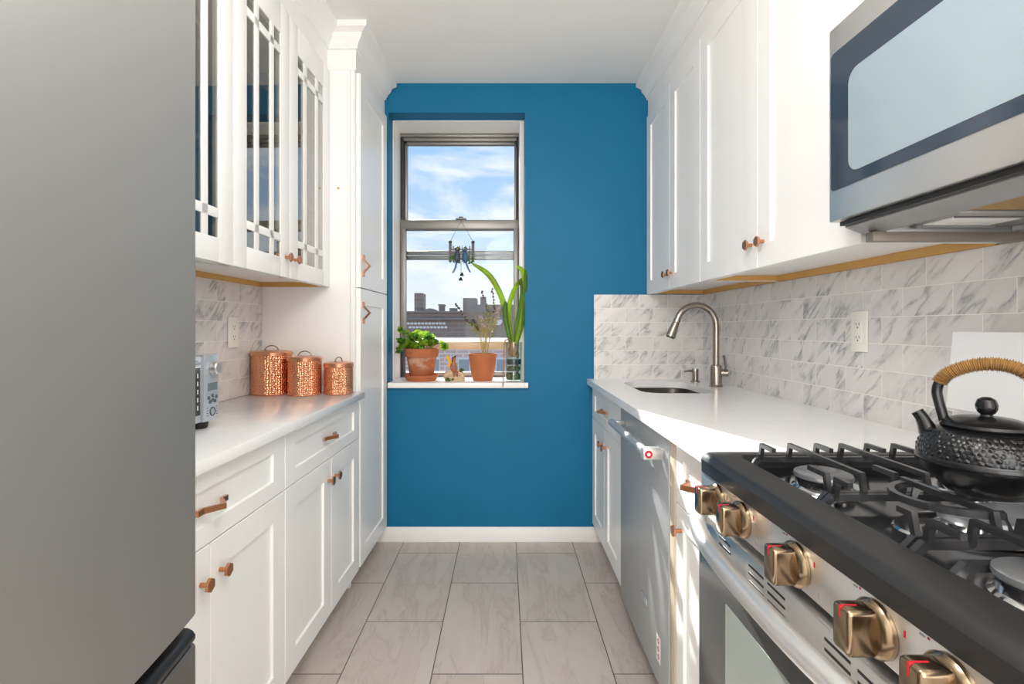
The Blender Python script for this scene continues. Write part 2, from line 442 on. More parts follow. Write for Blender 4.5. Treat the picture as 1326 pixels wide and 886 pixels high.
m.box((-1.75, -2.95, .25), (-1.0, -2.8, 2.3)); m.box((.9, -2.95, .25), (1.5, -2.8, 2.3))
struct('wall_front', m, M['wallw'])
m = MB().box((-.74, YB - .016, 0), (.56, YB - .001, .074), .003); m.box((-.74, YB - .011, .072), (.56, YB - .001, .082), .004)
struct('baseboard_back', m, M['trimw'])

def sweep(name, path, prof, frame):
    b = bmesh.new(); rows = []; n = len(path)
    for i, p in enumerate(path):
        p = Vector(p); ns = []
        for a, c in ((i-1, i), (i, i+1)):
            if a >= 0 and c < n:
                d = (Vector(path[c]) - Vector(path[a])).normalized(); ns.append(Vector((d.y, -d.x)))
        nn = ns[0] if len(ns) == 1 else (ns[0] + ns[1]) / (1 + ns[0].dot(ns[1]))
        rows.append([b.verts.new((p.x + nn.x * d, p.y + nn.y * d, z)) for d, z in prof])
    for p, q in zip(rows, rows[1:]):
        for k in range(len(prof)): b.faces.new((p[k], p[(k+1) % len(prof)], q[(k+1) % len(prof)], q[k]))
    b.faces.new(rows[0]); b.faces.new(rows[-1][::-1])
    return struct(name, MB().merge(b), M['trimw'], frame, angle=20)
Z0 = 2.337
PROF = [(0, Z0), (.0, 2.428), (.009, 2.430), (.010, 2.440), (.014, 2.443), (.020, 2.455), (.032, 2.468), (.036, 2.474), (.039, 2.486), (.052, 2.494), (.064, 2.498), (.066, 2.501), (.067, 2.5235), (-.012, 2.5235), (-.012, Z0)]
sweep('trim_1', [(-.143, .72), (-.143, 2.277), (-.014, 2.277), (-.014, 2.782)], PROF, L)
sweep('trim_2', [(.787, 2.784), (.787, -.1)], PROF, W)

# ------------------------------------------------------------------ window
win = thing('window_1', None, None, (-.26, 2.89, .876)); win['kind'] = 'structure'
part('sill', MB().box((-.641, 2.757, .847), (.109, 3.15, .8757), .003).box((.109, 2.757, .847), (.127, 2.786, .8757), .003), M['sillw'], win)
m = MB(); m.box((wx0 + .0005, 2.892, .876), (wx0 + .005, 3.155, wz1 - .0005)); m.box((wx0 + .005, 2.892, wz1 - .005), (wx1 - .0005, 3.155, wz1 - .0005))
m.box((.083, 2.892, .876), (wx1 - .0005, 3.155, wz1 - .005), .002)
part('casing', m, M['sillw'], win)
m = MB(); fx0, fx1 = -.637, .083
m.box((fx0, 3.068, 2.337), (fx1, 3.13, 2.357), .003); m.box((fx0, 3.08, 2.316), (fx1, 3.14, 2.338), .003)
m.box((fx0, 3.10, .8765), (fx1, 3.15, .905), .003)
part('frame', m, M['alu'], win)
for x0, x1 in ((fx0, fx0 + .020), (fx1 - .014, fx1)):
    part('track', MB().box((x0, 3.078, .8765), (x1, 3.14, 2.34), .003), M['alud'], win, 'dark window track')
m = MB(); m.box((fx0 + .020, 3.10, 1.80), (fx0 + .037, 3.135, 2.318), .003); m.box((fx1 - .027, 3.10, 1.80), (fx1 - .014, 3.135, 2.318), .003)
m.box((fx0 + .020, 3.10, 2.300), (fx1 - .014, 3.135, 2.318), .003); m.box((fx0 + .020, 3.10, 1.775), (fx1 - .014, 3.135, 1.80), .003)
us = part('upper_sash', m, M['alu'], win)
part('pane', MB().box((fx0 + .036, 3.117, 1.80), (fx1 - .026, 3.120, 2.302)), M['pane'], us)
m = MB(); m.box((fx0, 3.066, 1.776), (fx1, 3.098, 1.832), .004)
m.box((fx0 + .002, 3.066, 1.04), (fx0 + .036, 3.096, 1.78), .004); m.box((fx1 - .032, 3.066, 1.04), (fx1 - .002, 3.096, 1.78), .004)
ls = part('lower_sash', m, M['alu'], win)
part('pane', MB().box((fx0 + .034, 3.080, 1.08), (fx1 - .03, 3.083, 1.78)), M['pane'], ls)
part('bottom_rail', MB().box((fx0 + .034, 3.064, 1.045), (fx1 - .03, 3.098, 1.092), .004), M['alut'], ls, 'tan bottom rail')
part('sash_lock', MB().box((-.30, 3.058, 1.832), (-.235, 3.092, 1.842), .003).cyl((-.268, 3.072, 1.842), (-.268, 3.072, 1.850), .013), M['grey'], ls, 'grey sash lock')
m = MB(); m.box((fx0 + .02, 3.102, 1.594), (fx1 - .014, 3.122, 1.620), .003); m.box((fx0 + .02, 3.106, 1.624), (fx1 - .014, 3.122, 1.650), .003)
part('storm_rail', m, M['alu'], win)
# ------------------------------------------------------------------ backsplashes
def backsplash(lo, hi, mat, label, frame=W):
    return solo('tile_backsplash', MB().box(lo, hi), mat, label, 'backsplash', (lo[0], lo[1], lo[2]), frame, kind='thing', smooth=False)
backsplash((.489, YB - .009, .8957), (1.091, YB - .0005, 1.3585), tile_x, 'marble tile backsplash behind the sink on the teal wall')
backsplash((1.091, .1, .8957), (1.0995, YB - .0095, 1.3585), tile_y, 'long marble tile backsplash along the right wall behind faucet and stove')
backsplash((-.4475, .72, .8905), (-.440, 2.276, 1.3585), tile_l, 'marble tile backsplash behind the copper canisters under the glass cabinets', L)

# ------------------------------------------------------------------ cabinets, left run
def carcass(name, mp, label, u0, u1, nback, z0, z1, zb, frame, base, lining=None):
    c = thing(name, label, 'cabinet', base, frame, None)
    return c
FL = mapL()
def base_cab(mp, frame, base, label, u0, u1, nb, zdiv, ztop, splits, drawers=1, zb=.085, knobs=(), hollow=None):
    c = thing('base_cabinet', label, 'cabinet', base, frame)
    m = boxm(mp, u0, u1, nb, -.0205, zb, hollow or ztop + .0015)
    if hollow:
        boxm(mp, u0, u1, -.045, -.0205, hollow, ztop + .0015, 0, m)
        for a in (u0, u1 - .016): boxm(mp, a, a + .016, nb, -.045, hollow, ztop + .0015, 0, m)
    part('body', m, M['white'], c)
    part('toe_kick', boxm(mp, u0, u1, nb, -.085, 0.0005, zb), M['white'], c)
    g = .0015
    d = part('drawer', shaker(mp, u0 + g, u1 - g, zdiv + g, ztop - .002, st=.055 if u1 - u0 < .4 else .07, top=.045), M['white'], c)
    vhandle(d, mp, (u0 + u1) / 2, (zdiv + ztop) / 2 - .003, ln=.058 if u1 - u0 > .4 else .045)
    us = [u0] + list(splits) + [u1]
    for i, (a, b) in enumerate(zip(us, us[1:])):
        o = part('door', shaker(mp, a + g, b - g, zb + .002, zdiv - g, st=.055 if u1 - u0 < .4 else .072), M['white'], c)
        knob(o, mp, knobs[i][0], knobs[i][1])
    return c
base_cab(FL, L, (-.2, 1.165, 0), 'white two-door base cabinet beside the fridge, nearest under the left counter', .79, 1.5405, -.445, .681, .857, (1.163,), knobs=((1.126, .602), (1.200, .602)))
base_cab(FL, L, (-.2, 1.91, 0), 'white two-door base cabinet next to the tall pantry under the left counter', 1.5425, 2.278, -.445, .681, .857, (1.932,), knobs=((1.897, .602), (1.967, .602)))

def glass_door(mp, u0, u1, z0, z1, cab, ku):
    m = MB(); st = .070; a, b = u0 + st, u1 - st; w = b - a
    lo, hi = z0 + .068, z1 - .108
    for s in ((u0, a, z0, z1), (b, u1, z0, z1), (a, b, z0, lo), (a, b, hi, z1)): boxm(mp, s[0], s[1], -.02, 0, s[2], s[3], .0012, m)
    q = w / .228
    for t in (.050, .152): boxm(mp, a + t*q, a + (t + .026)*q, -.006, -.0005, lo, hi, .0006, m)
    for z in (lo + .056, hi - .075): boxm(mp, a, b, -.006, -.0005, z, z + .027, .0006, m)
    d = part('door', m, M['white'], cab)
    part('glass', boxm(mp, a - .0005, b + .0005, -.0055, -.0035, lo - .0005, hi + .004), M['cabglass'], d)
    if ku is not None: knob(d, mp, ku, 1.432)
FU = mapL(-.133)
def glass_cab(label, u0, u1, split, base, far):
    c = thing('glass_cabinet', label, 'cabinet', base, L); mp = FU; nb = -.307
    m = MB(); z0, z1 = 1.362, 2.336
    boxm(mp, u0, u0 + .017, nb, -.0205, z0, z1, 0, m); boxm(mp, u1 - .017, u1, nb, -.0205, z0, z1, 0, m)
    boxm(mp, u0, u1, nb, -.0205, z1 - .018, z1, 0, m); boxm(mp, u0, u1, nb, -.0205, 1.379, 1.397, 0, m)
    boxm(mp, u0, u1, -.04, -.0205, z0, 1.397, 0, m)
    boxm(mp, split - .018, split + .018, -.04, -.0205, z0, z1, 0, m)
    part('body', m, M['white'], c)
    m = MB()
    boxm(mp, u0 + .0175, u0 + .020, nb + .01, -.022, 1.398, z1 - .019, 0, m); boxm(mp, u1 - .020, u1 - .0175, nb + .01, -.022, 1.398, z1 - .019, 0, m)
    boxm(mp, u0 + .0175, u1 - .0175, nb + .002, nb + .01, 1.398, z1 - .019, 0, m); boxm(mp, u0 + .0175, u1 - .0175, nb + .01, -.042, 1.398, 1.401, 0, m)
    boxm(mp, u0 + .0175, u1 - .0175, nb + .01, -.042, z1 - .022, z1 - .019, 0, m)
    part('lining', m, M['inside'], c)
    for z in (1.70, 2.02): part('shelf', boxm(mp, u0 + .021, u1 - .021, nb + .012, -.05, z, z + .018, .001), M['shelfw'], c, 'pale wooden shelf behind the glass')
    m = MB(); boxm(mp, u0 + .0175, u1 - .0175, nb, nb + .014, 1.3585, 1.379, 0, m)
    if far: boxm(mp, u1 - .031, u1 - .0175, nb + .014, -.042, 1.3585, 1.379, 0, m)
    part('mounting_strip', m, M['wood'], c, 'honey coloured wooden strip under the cabinet')
    glass_door(mp, u0 + .0015, split - .0015, 1.360, 2.334, c, split - .036)
    glass_door(mp, split + .0015, u1 - .0015, 1.360, 2.334, c, split + .036)
glass_cab('white glass-front wall cabinet above the copper canisters, beside the pantry', 1.500, 2.276, 1.872, (-.3, 1.89, 1.362), True)
glass_cab('white glass-front wall cabinet above the toaster oven, partly behind the fridge', .786, 1.494, 1.122, (-.3, 1.12, 1.362), False)

# tall pantry
p = thing('pantry_cabinet', 'tall white pantry cabinet between the left counter and the teal wall', 'cabinet', (-.22, 2.53, 0), L)
part('body', MB().box((-.445, 2.298, .085), (-.0205, 2.777, Z0)), M['white'], p)
part('side_panel', MB().box((-.445, 2.279, .0005), (-.042, 2.2975, Z0)).box((-.041, 2.279, .06), (-.0205, 2.2975, Z0), .001), M['white'], p)
part('toe_kick', MB().box((-.44, 2.298, .0005), (-.085, 2.777, .085)), M['white'], p)
d = part('door', shaker(FL, 2.300, 2.775, 1.360, 2.334, st=.075), M['white'], p); vhandle(d, FL, 2.335, 1.462, True, .05)
d = part('door', shaker(FL, 2.300, 2.775, .087, 1.356, st=.075), M['white'], p); vhandle(d, FL, 2.335, 1.245, True, .05)
part('screw_cap', MB().cyl((-.095, 2.2795, 1.806), (-.095, 2.276, 1.806), .006, .004, 12), M['wood'], p, 'tan screw cap')

# left counter
solo('countertop', MB().box((-.4395, .785, .8595), (.026, 2.2775, .8895), .002), M['quartz'], 'white quartz countertop under the copper canisters on the left', 'countertop', (-.2, 1.5, .8595), L)

# ------------------------------------------------------------------ cabinets, right run
FR = mapR(.48)
base_cab(FR, W, (.8, 2.44, 0), 'white base cabinet under the sink against the teal wall', 2.098, 2.783, -.61, .686, .862, (2.445,), knobs=((2.405, .604), (2.485, .604)), zb=.10, hollow=.66)
c = base_cab(FR, W, (.8, 1.28, 0), 'narrow white base cabinet between the dishwasher and the stove', 1.1405, 1.420, -.61, .686, .862, (), knobs=((1.378, .622),), zb=.10)

FRU = mapR(.779)
def wall_cab(label, u0, u1, split, z0, knobsz, base, strips=True, st=.07):
    c = thing('wall_cabinet', label, 'cabinet', base); mp = FRU; nb = -.311; z1 = 2.336
    m = MB(); boxm(mp, u0, u1, nb, -.0205, z0 + .020, z1, 0, m)
    boxm(mp, u0, u1, -.042, -.0205, z0, z0 + .021, 0, m)
    for a in (u0, u1 - .016): boxm(mp, a, a + .016, nb, -.042, z0, z0 + .021, 0, m)
    part('body', m, M['white'], c)
    if strips:
        m = MB(); boxm(mp, u0 + .0165, u1 - .0165, nb - .0, nb + .014, z0 - .003, z0 + .0195, 0, m)
        boxm(mp, u1 - .030, u1 - .0165, nb + .014, -.043, z0, z0 + .0195, 0, m)
        part('mounting_strip', m, M['wood'], c, 'honey coloured wooden strip under the cabinet')
    for a, b, k in ((u0, split, split - .036), (split, u1, split + .036)):
        d = part('door', shaker(mp, a + .0015, b - .0015, z0 - .002, 2.334, st=st), M['white'], c)
        knob(d, mp, k, knobsz)
wall_cab('white two-door wall cabinet above the sink beside the teal wall', 2.022, 2.783, 2.396, 1.362, 1.432, (.93, 2.4, 1.362))
wall_cab('wide white two-door wall cabinet next to the microwave', 1.106, 2.019, 1.560, 1.362, 1.436, (.93, 1.56, 1.362))
wall_cab('short white wall cabinet above the microwave', .345, 1.103, .722, 1.828, 1.89, (.93, .72, 1.828), False)

# right counter with the sink cut-out
inner = rrect(.60, .925, 2.165, 2.625, .085, 6)
outer = fit_outer(inner, .451, 1.0995, 1.1395, YB - .0008)
m = ring_slab(outer, inner, .8655, .8955)
solo('countertop', m, M['quartz'], 'white quartz countertop around the sink on the right', 'countertop', (.77, 1.95, .8655))
s = thing('kitchen_sink', 'stainless steel undermount sink let into the white counter', 'sink', (.76, 2.4, .68))
b = bmesh.new(); rows = []
for ins, z in ((-.012, .8645), (-.006, .8645), (-.002, .858), (.004, .72), (.02, .698), (.07, .688)):
    rows.append([b.verts.new((*q, z)) for q in rrect(.60 + ins, .925 - ins, 2.165 + ins, 2.625 - ins, max(.03, .085 - ins), 6)])
for P, Q in zip(rows, rows[1:]):
    for k in range(len(P)): b.faces.new((P[k], P[(k+1) % len(P)], Q[(k+1) % len(P)], Q[k]))
b.faces.new(rows[-1])
basin = part('basin', MB().merge(b), M['sinks'], s)
part('drain', MB().lathe([(.0, .690), (.045, .690), (.045, .693), (.038, .694), (.034, .691), (0, .691)], (.76, 2.42, 0), 24), M['chrome'], s)

# faucet
f = thing('kitchen_faucet', 'brushed nickel gooseneck faucet with a pull-down spray head behind the sink', 'faucet', (1.005, 2.41, .8957))
cx, cy = 1.005, 2.41
m = MB().lathe([(.0, .8957), (.030, .8957), (.031, .900), (.027, .906), (.0265, .985), (.024, .996), (.018, 1.0), (0, 1.0)], (cx, cy, 0), 28)
part('body', m, M['nickel'], f)
pts = [(cx, cy, 1.0), (cx, cy, 1.10), (cx, cy, 1.185)]; rr = .094; zc = 1.19
for k in range(0, 13):
    a = math.radians(k * 165 / 12); pts.append((cx - rr + rr * math.cos(a), cy, zc + rr * math.sin(a)))
e = Vector(pts[-1]); dr = (e - Vector(pts[-2])).normalized()
part('spout', MB().tube(pts, .0145, 16), M['nickel'], f)
m = MB().cyl(e - dr * .004, e + dr * .014, .0162, n=20); m.cyl(e + dr * .015, e + dr * .088, .0165, .0235, 20, .002)
sh = part('spray_head', m, M['nickel'], f)
part('nozzle', MB().cyl(e + dr * .0875, e + dr * .092, .019, n=20), M['dark'], sh, 'dark spray nozzle')
m = MB().cyl((cx + .018, cy - .004, .962), (cx + .052, cy - .012, .962), .017, .0185, 20, .002)
m.tube([(cx + .043, cy - .01, .972), (cx + .040, cy - .012, 1.0), (cx + .032, cy - .016, 1.045)], [.006, .0055, .0065], 10)
part('lever', m, M['nickel'], f)
sd = thing('soap_dispenser', 'small brushed nickel soap dispenser pump beside the faucet', 'soap dispenser', (.985, 2.62, .8957))
part('base', MB().lathe([(0, .8957), (.024, .8957), (.024, .900), (.016, .904), (.0155, .945), (0, .945)], (.985, 2.62, 0), 24), M['nickel'], sd)
part('pump', MB().lathe([(0, .945), (.017, .945), (.0175, .958), (.016, .963), (0, .963)], (.985, 2.62, 0), 24).tube([(.975, 2.62, .953), (.945, 2.615, .953), (.925, 2.61, .949)], [.006, .005, .004], 10), M['nickel'], sd)

# outlets
def outlet(frame, mp, u, z, label, gfci):
    n = thing('wall_outlet', label, 'outlet', mp(u, 0, z - .06), frame)
    part('face_plate', boxm(mp, u - .036, u + .036, .0005, .006, z - .0625, z + .0625, .003), M['plate'], n)
    fp = part('receptacle', boxm(mp, u - .017, u + .017, .006, .0085, z - .034, z + .034, .001), M['plate'], n)
    for zz in (z - .02, z + .02):
        for du, h in ((-.0065, .0045), (.0065, .0038)): part('slot', boxm(mp, u + du - .001, u + du + .001, .0084, .0089, zz - h + .003, zz + h + .003), M['slot'], fp, 'dark outlet slot')
        part('slot', boxm(mp, u - .0022, u + .0022, .0084, .0089, zz - .010, zz - .0055), M['slot'], fp, 'dark ground slot')
    if gfci:
        part('test_button', boxm(mp, u - .010, u + .010, .0084, .0092, z - .0025, z + .0035, .0003), M['plate'], fp)
outlet(W, mapR(1.0908), 1.553, 1.164, 'white electrical outlet on the marble tiles behind the right counter', True)
outlet(L, mapL(-.4398), 2.035, 1.158, 'cream electrical outlet on the marble tiles above the toaster oven', True)
# ------------------------------------------------------------------ dishwasher
FD = mapR(.478)
dw = thing('dishwasher', 'grey stainless dishwasher with a chrome bar handle under the right counter', 'dishwasher', (.8, 1.785, 0))
part('body', boxm(FD, 1.480, 2.092, -.60, -.032, .06, .860), M['grey'], dw)
d = part('door', boxm(FD, 1.479, 2.093, -.03, 0, .062, .862, .003), M['steelv'], dw)
part('toe_kick', boxm(FD, 1.480, 2.092, -.58, -.08, .0005, .058), M['dark'], dw)
part('side_trim', boxm(FD, 1.430, 1.474, -.03, -.003, .062, .862, .002), M['tanstrip'], dw, 'pale tan strip beside the dishwasher door')
m = MB().cyl((.428, 2.035, .797), (.428, 1.545, .797), .0145, n=18, bev=.002)
m.box((.430, 2.012, .789), (.478, 2.030, .805), .002)
h = part('handle', m, M['satin'], d, 'bright steel bar handle')
m = MB().box((.414, 1.512, .780), (.468, 1.545, .814), .003); m.box((.460, 1.518, .785), (.4775, 1.540, .809), .002)
part('handle_bracket', m, M['satin'], h)
med = part('medallion', MB().cyl((.429, 1.512, .797), (.429, 1.509, .797), .0115, n=24), M['red'], h, 'round red medallion on the handle end')
b = bmesh.new(); bmesh.ops.create_circle(b, segments=20, radius=.0045, cap_ends=True)
m = MB().cyl((.429, 1.509, .797), (.429, 1.5082, .797), .0048, n=18)
part('medallion_center', m, M['white_pl'], med, 'white dot in the red medallion')
m = boxm(FD, 1.70, 1.765, .0002, .004, .238, .262, .0015)
part('name_plate', m, M['silver'], d, 'small silver plate')
m = boxm(FD, 1.555, 1.595, .0002, .0008, .135, .215)
st = part('sticker', m, M['white_pl'], d, 'small white sticker with red marks')
m = MB()
for z in (.151, .175, .199): m.lathe([(.0075, 0), (.0075, .0006), (.0045, .0006), (.0045, 0)], (.4772, 1.575, z), 16, Matrix.Rotation(-PI/2, 4, 'Y'), cap=False)
part('red_marks', m, M['red'], st, 'red ring marks')

# ------------------------------------------------------------------ stove
RY0, RY1, RX = .383, 1.138, .441
st = thing('gas_stove', 'stainless gas stove with a black cooktop and five bronze knobs', 'stove', (.77, .76, 0))
m = MB().box((.475, RY0, .06), (1.085, RY1, .856)); m.box((.50, RY0 + .01, .0005), (1.07, RY1 - .01, .06))
part('body', m, M['grey'], st)
m = MB(); m.box((RX, RY0, .784), (.475, RY1, .857), .003)
cp = part('control_panel', m, M['steel'], st)
b = bmesh.new(); rows = []
for ins, r, z in ((0, .016, .8565), (-.001, .017, .884), (.004, .016, .892), (.013, .016, .8975), (.070, .02, .8975), (.074, .02, .894), (.078, .02, .868)):
    rows.append([b.verts.new((*q, z)) for q in rrect(RX - .004 + ins * 1.0, 1.03 - ins * .45, RY0 + ins * .45, RY1 - ins * .45, r, 5)])
for P, Q in zip(rows, rows[1:]):
    for k in range(len(P)): b.faces.new((P[k], P[(k+1) % len(P)], Q[(k+1) % len(P)], Q[k]))
b.faces.new(rows[0][::-1]); b.faces.new(rows[-1])
ck = part('cooktop', MB().merge(b), M['blackm'], st)
part('cooktop_pan', MB().prism(rrect(RX + .075, 1.03 - .036, RY0 + .036, RY1 - .036, .02, 5), 'z', (.8682, .8700)), M['pan'], ck, 'glossy black cooktop pan')

def bar(m, p, q, w=.009, h=.011): m.strip([p, q], w, h, Vector((0, 0, 1)).cross(Vector(q) - Vector(p)))
ZB, ZF = .892, .9235
def finger(m, x, ya, yb, both=False):
    s = 1 if yb > ya else -1
    P = [(x, ya, ZB - .004), (x, ya + s * .008, ZF), (x, yb - (s * .008 if both else 0), ZF)]
    if both: P.append((x, yb, ZB - .004))
    m.strip(P, .0085, .0085, (1, 0, 0))
def grate(ya, yb, fing, extra=None, mid=None):
    m = MB(); x0, x1 = .548, .985
    for y in [ya, yb] + ([mid] if mid else []):
        m.strip([(x0 - .022, y, .872), (x0 - .002, y, ZB), (x1, y, ZB), (x1 + .010, y, .872)], .0095, .011, (0, 1, 0))
    bar(m, (x0 - .020, ya, .876), (x0 - .020, yb, .876), .009, .008); bar(m, (x1 + .008, ya, .876), (x1 + .008, yb, .876), .009, .008)
    for f in fing: finger(m, *f)
    if extra: extra(m)
    return part('grate', m, M['iron'], st, 'cast iron grate section')
xs = (.550, .667, .775, .888); xl = (.610, .720, .832, .940)
grate(1.090, .858, [(x, 1.090, 1.034) for x in xs] + [(x, .858, .914) for x in xs] + [(x, 1.090, .858, True) for x in xl])
def arcs(m):
    for cx_, s in ((.680, -1), (.860, 1)):
        P = []
        for k in range(13):
            a = -PI/2 + PI * k / 12; P.append((cx_ + s * .085 * math.cos(a), .760 + .072 * math.sin(a), ZF - .004))
        P = [(P[0][0], .677, ZB)] + P + [(P[-1][0], .843, ZB)]
        m.strip(P, .010, .009, (0, 0, 1))
grate(.845, .675, [(.550, .845, .805), (.550, .675, .706), (.905, .845, .805), (.905, .675, .706), (.660, .845, .675, True), (.77, .845, .675, True), (.955, .845, .675, True)], arcs)
grate(.660, .432, [(x, .660, .606) for x in xs] + [(x, .432, .485) for x in xs] + [(x, .660, .432, True) for x in xl[1:]] + [(.606, .660, .555)], mid=.600)
def burner(x, y, r):
    m = MB().lathe([(r + .030, .8702), (r + .028, .873), (r + .012, .8725), (r + .006, .872), (r, .876), (r - .001, .891), (0, .891)], (x, y, 0), 36)
    bo = part('burner', m, M['chrome'], st, 'chrome burner ring')
    part('burner_cap', MB().lathe([(0, .891), (r + .001, .891), (r + .003, .894), (r + .002, .899), (r - .004, .902), (0, .9025)], (x, y, 0), 36), M['cap'], bo, 'grey burner cap')
burner(.605, .962, .047); burner(.605, .56, .047); burner(.885, .962, .036); burner(.885, .56, .04)
ov = Matrix.Diagonal((2.1, 1, 1, 1))
m = MB().lathe([(.085, .8702), (.083, .873), (.066, .8725), (.060, .872), (.052, .876), (.050, .884), (0, .884)], (.77, .76, 0), 40, ov)
bo = part('burner', m, M['chrome'], st, 'long oval burner ring')
part('burner_cap', MB().lathe([(0, .884), (.052, .884), (.054, .889), (.051, .894), (0, .8955)], (.77, .76, 0), 40, ov), M['cap'], bo, 'long oval burner cap')

for y in (1.046, .939, .762, .599, .497):
    z = .819; RM = Matrix.Translation((RX, y, z)) @ Matrix.Rotation(-PI/2, 4, 'Y')
    m = MB().lathe([(0, 0.0005), (.033, .0005), (.0335, .006), (.031, .010), (.0275, .0125), (.024, .0135), (0, .0135)], (0, 0, 0), 36, RM)
    m.box((.396, y - .0155, z - .0275), (.433, y + .0155, z + .0275), .006, 3)
    k = part('knob', m, M['bronze'], cp, 'champagne metal burner knob')
    part('indicator', MB().box((.4005, y - .0012, z + .0272), (.416, y + .0012, z + .0279)).box((.3955, y - .0012, z + .014), (.3965, y + .0012, z + .0235)).box((.3957, y - .0012, z + .0230), (.4015, y + .0012, z + .0277)), M['red'], k, 'red indicator line')
    part('tick_mark', MB().box((RX - .0006, y - .0425, z + .014), (RX, y - .040, z + .0215)), M['red'], cp, 'red tick mark')
    part('tick_mark', MB().box((RX - .0006, y + .028, z + .031), (RX, y + .0305, z + .0335)), M['red'], cp, 'red dot mark')
    part('print', MB().box((RX - .0005, y + .034, z + .030), (RX, y + .041, z + .0325)), M['text'], cp, 'small grey print')
    part('print', MB().box((RX - .0005, y - .052, z - .025), (RX, y - .050, z - .016)), M['text'], cp, 'small grey print')
FO = mapR(.436)
m = MB(); boxm(FO, RY0 + .002, RY1 - .002, -.035, 0, .692, .770, .004, m); boxm(FO, RY0 + .002, RY1 - .002, -.035, -.004, .17, .692, .002, m)
od = part('oven_door', m, M['steel'], st)
m = boxm(FO, RY0 + .003, RY1 - .003, -.003, .001, .20, .690, .0015)
og = part('glass_panel', m, M['ovglass'], od, 'dark oven door glass')
m = MB().prism(rrect(RY0 + .115, RY1 - .14, .27, .632, .004), 'x', (.4345, .4352)); part('window', m, M['ovwin'], og, 'paler oven window')
for g0 in (1.030, .905, .840, .690, .625, .480):
    for i in range(4): part('vent_slot', boxm(FO, g0 - .052, g0, -.0004, .0006, .706 + .0145 * i, .710 + .0145 * i), M['dark'], od, 'dark vent slot')
m = MB(); P = []
for k in range(25):
    t = k / 24; y = 1.105 - (1.105 - .412) * t; P.append((.418 - .050 * (1 - abs(2*t - 1) ** 2.6), y, .765 + .004 * math.sin(PI * t)))
P = [(.436, 1.112, .763)] + P + [(.436, .405, .763)]
m.tube(P, .0165, 16)
part('handle', m, M['satin'], od, 'long bowed steel handle')
part('drawer', boxm(FO, RY0 + .002, RY1 - .002, -.035, 0, .062, .165, .003), M['steel'], st)
# raised back of the stove, leaning slightly
bg = part('backguard', MB().prism([(1.003, .995), (1.018, 1.166), (1.086, 1.166), (1.086, .900), (1.034, .900), (1.034, .993)], 'y', (RY0, 1.150)), M['bguard'], st)
m = MB().box((1.0335, RY0 + .01, .955), (1.0345, RY1 - .03, .985)); part('backguard_vent', m, M['dark'], bg, 'dark vent slot under the back panel')

# ------------------------------------------------------------------ microwave
FM = mapR(.706); MY0, MY1 = .347, 1.1025
mw = thing('microwave_oven', 'stainless microwave oven with smoked glass mounted above the stove', 'microwave', (.9, .72, 1.36))
part('body', MB().box((.745, MY0, 1.398), (1.086, MY1, 1.818)), M['grey'], mw)
m = MB(); boxm(FM, MY0, MY1, -.036, 0, 1.404, 1.820, .003, m)
door = part('door', m, M['steel'], mw)
m = MB().prism(rrect(MY0 + .09, MY1 - .010, 1.468, 1.762, .010), 'x', (.7035, .7058)); gp = part('glass_panel', m, M['mwglass'], door, 'smoked glass panel')
m = MB().prism(rrect(MY0 + .15, 1.036, 1.492, 1.700, .028), 'x', (.7027, .7034)); part('window', m, M['mwwin'], gp, 'paler screened window')
m = MB(); m.box((.722, MY0 + .01, 1.394), (.745, MY1 - .012, 1.403)); part('vent_gap', m, M['dark'], mw, 'dark gap under the door')
m = MB()
m.prism([(.735, 1.397), (.735, 1.391), (.775, 1.376), (.79, 1.376), (.79, 1.397)], 'y', (MY0 + .004, MY1 - .01))
m.box((.79, MY1 - .055, 1.374), (1.086, MY1 - .01, 1.397), .001); m.box((1.05, MY0 + .004, 1.374), (1.086, MY1 - .055, 1.397), .001)
m.box((.79, MY0 + .004, 1.386), (1.05, MY1 - .055, 1.397)); m.box((.79, .895, 1.379), (1.05, .925, 1.387), .001); m.box((.84, .938, 1.380), (1.0, .946, 1.387)); m.box((.84, 1.032, 1.380), (1.0, 1.040, 1.387))
up = part('underside', m, M['mgrey'], mw, 'grey metal underside')
m = MB().box((.765, MY1 - .052, 1.356), (1.084, MY1 - .030, 1.376), .001); part('mounting_rail', m, M['mrail'], mw, 'grey brown rail under the microwave')
part('grease_filter', MB().box((.80, .60, 1.3815), (1.03, .885, 1.3862)), M['mesh'], up, 'golden grease filter mesh')
part('grease_filter', MB().box((.80, .36, 1.3815), (1.03, .575, 1.3862)), M['mesh'], up, 'golden grease filter mesh')
part('lamp_cover', MB().box((.85, .948, 1.3835), (.985, 1.030, 1.3862), .001), M['white_pl'], up, 'pale lamp cover')

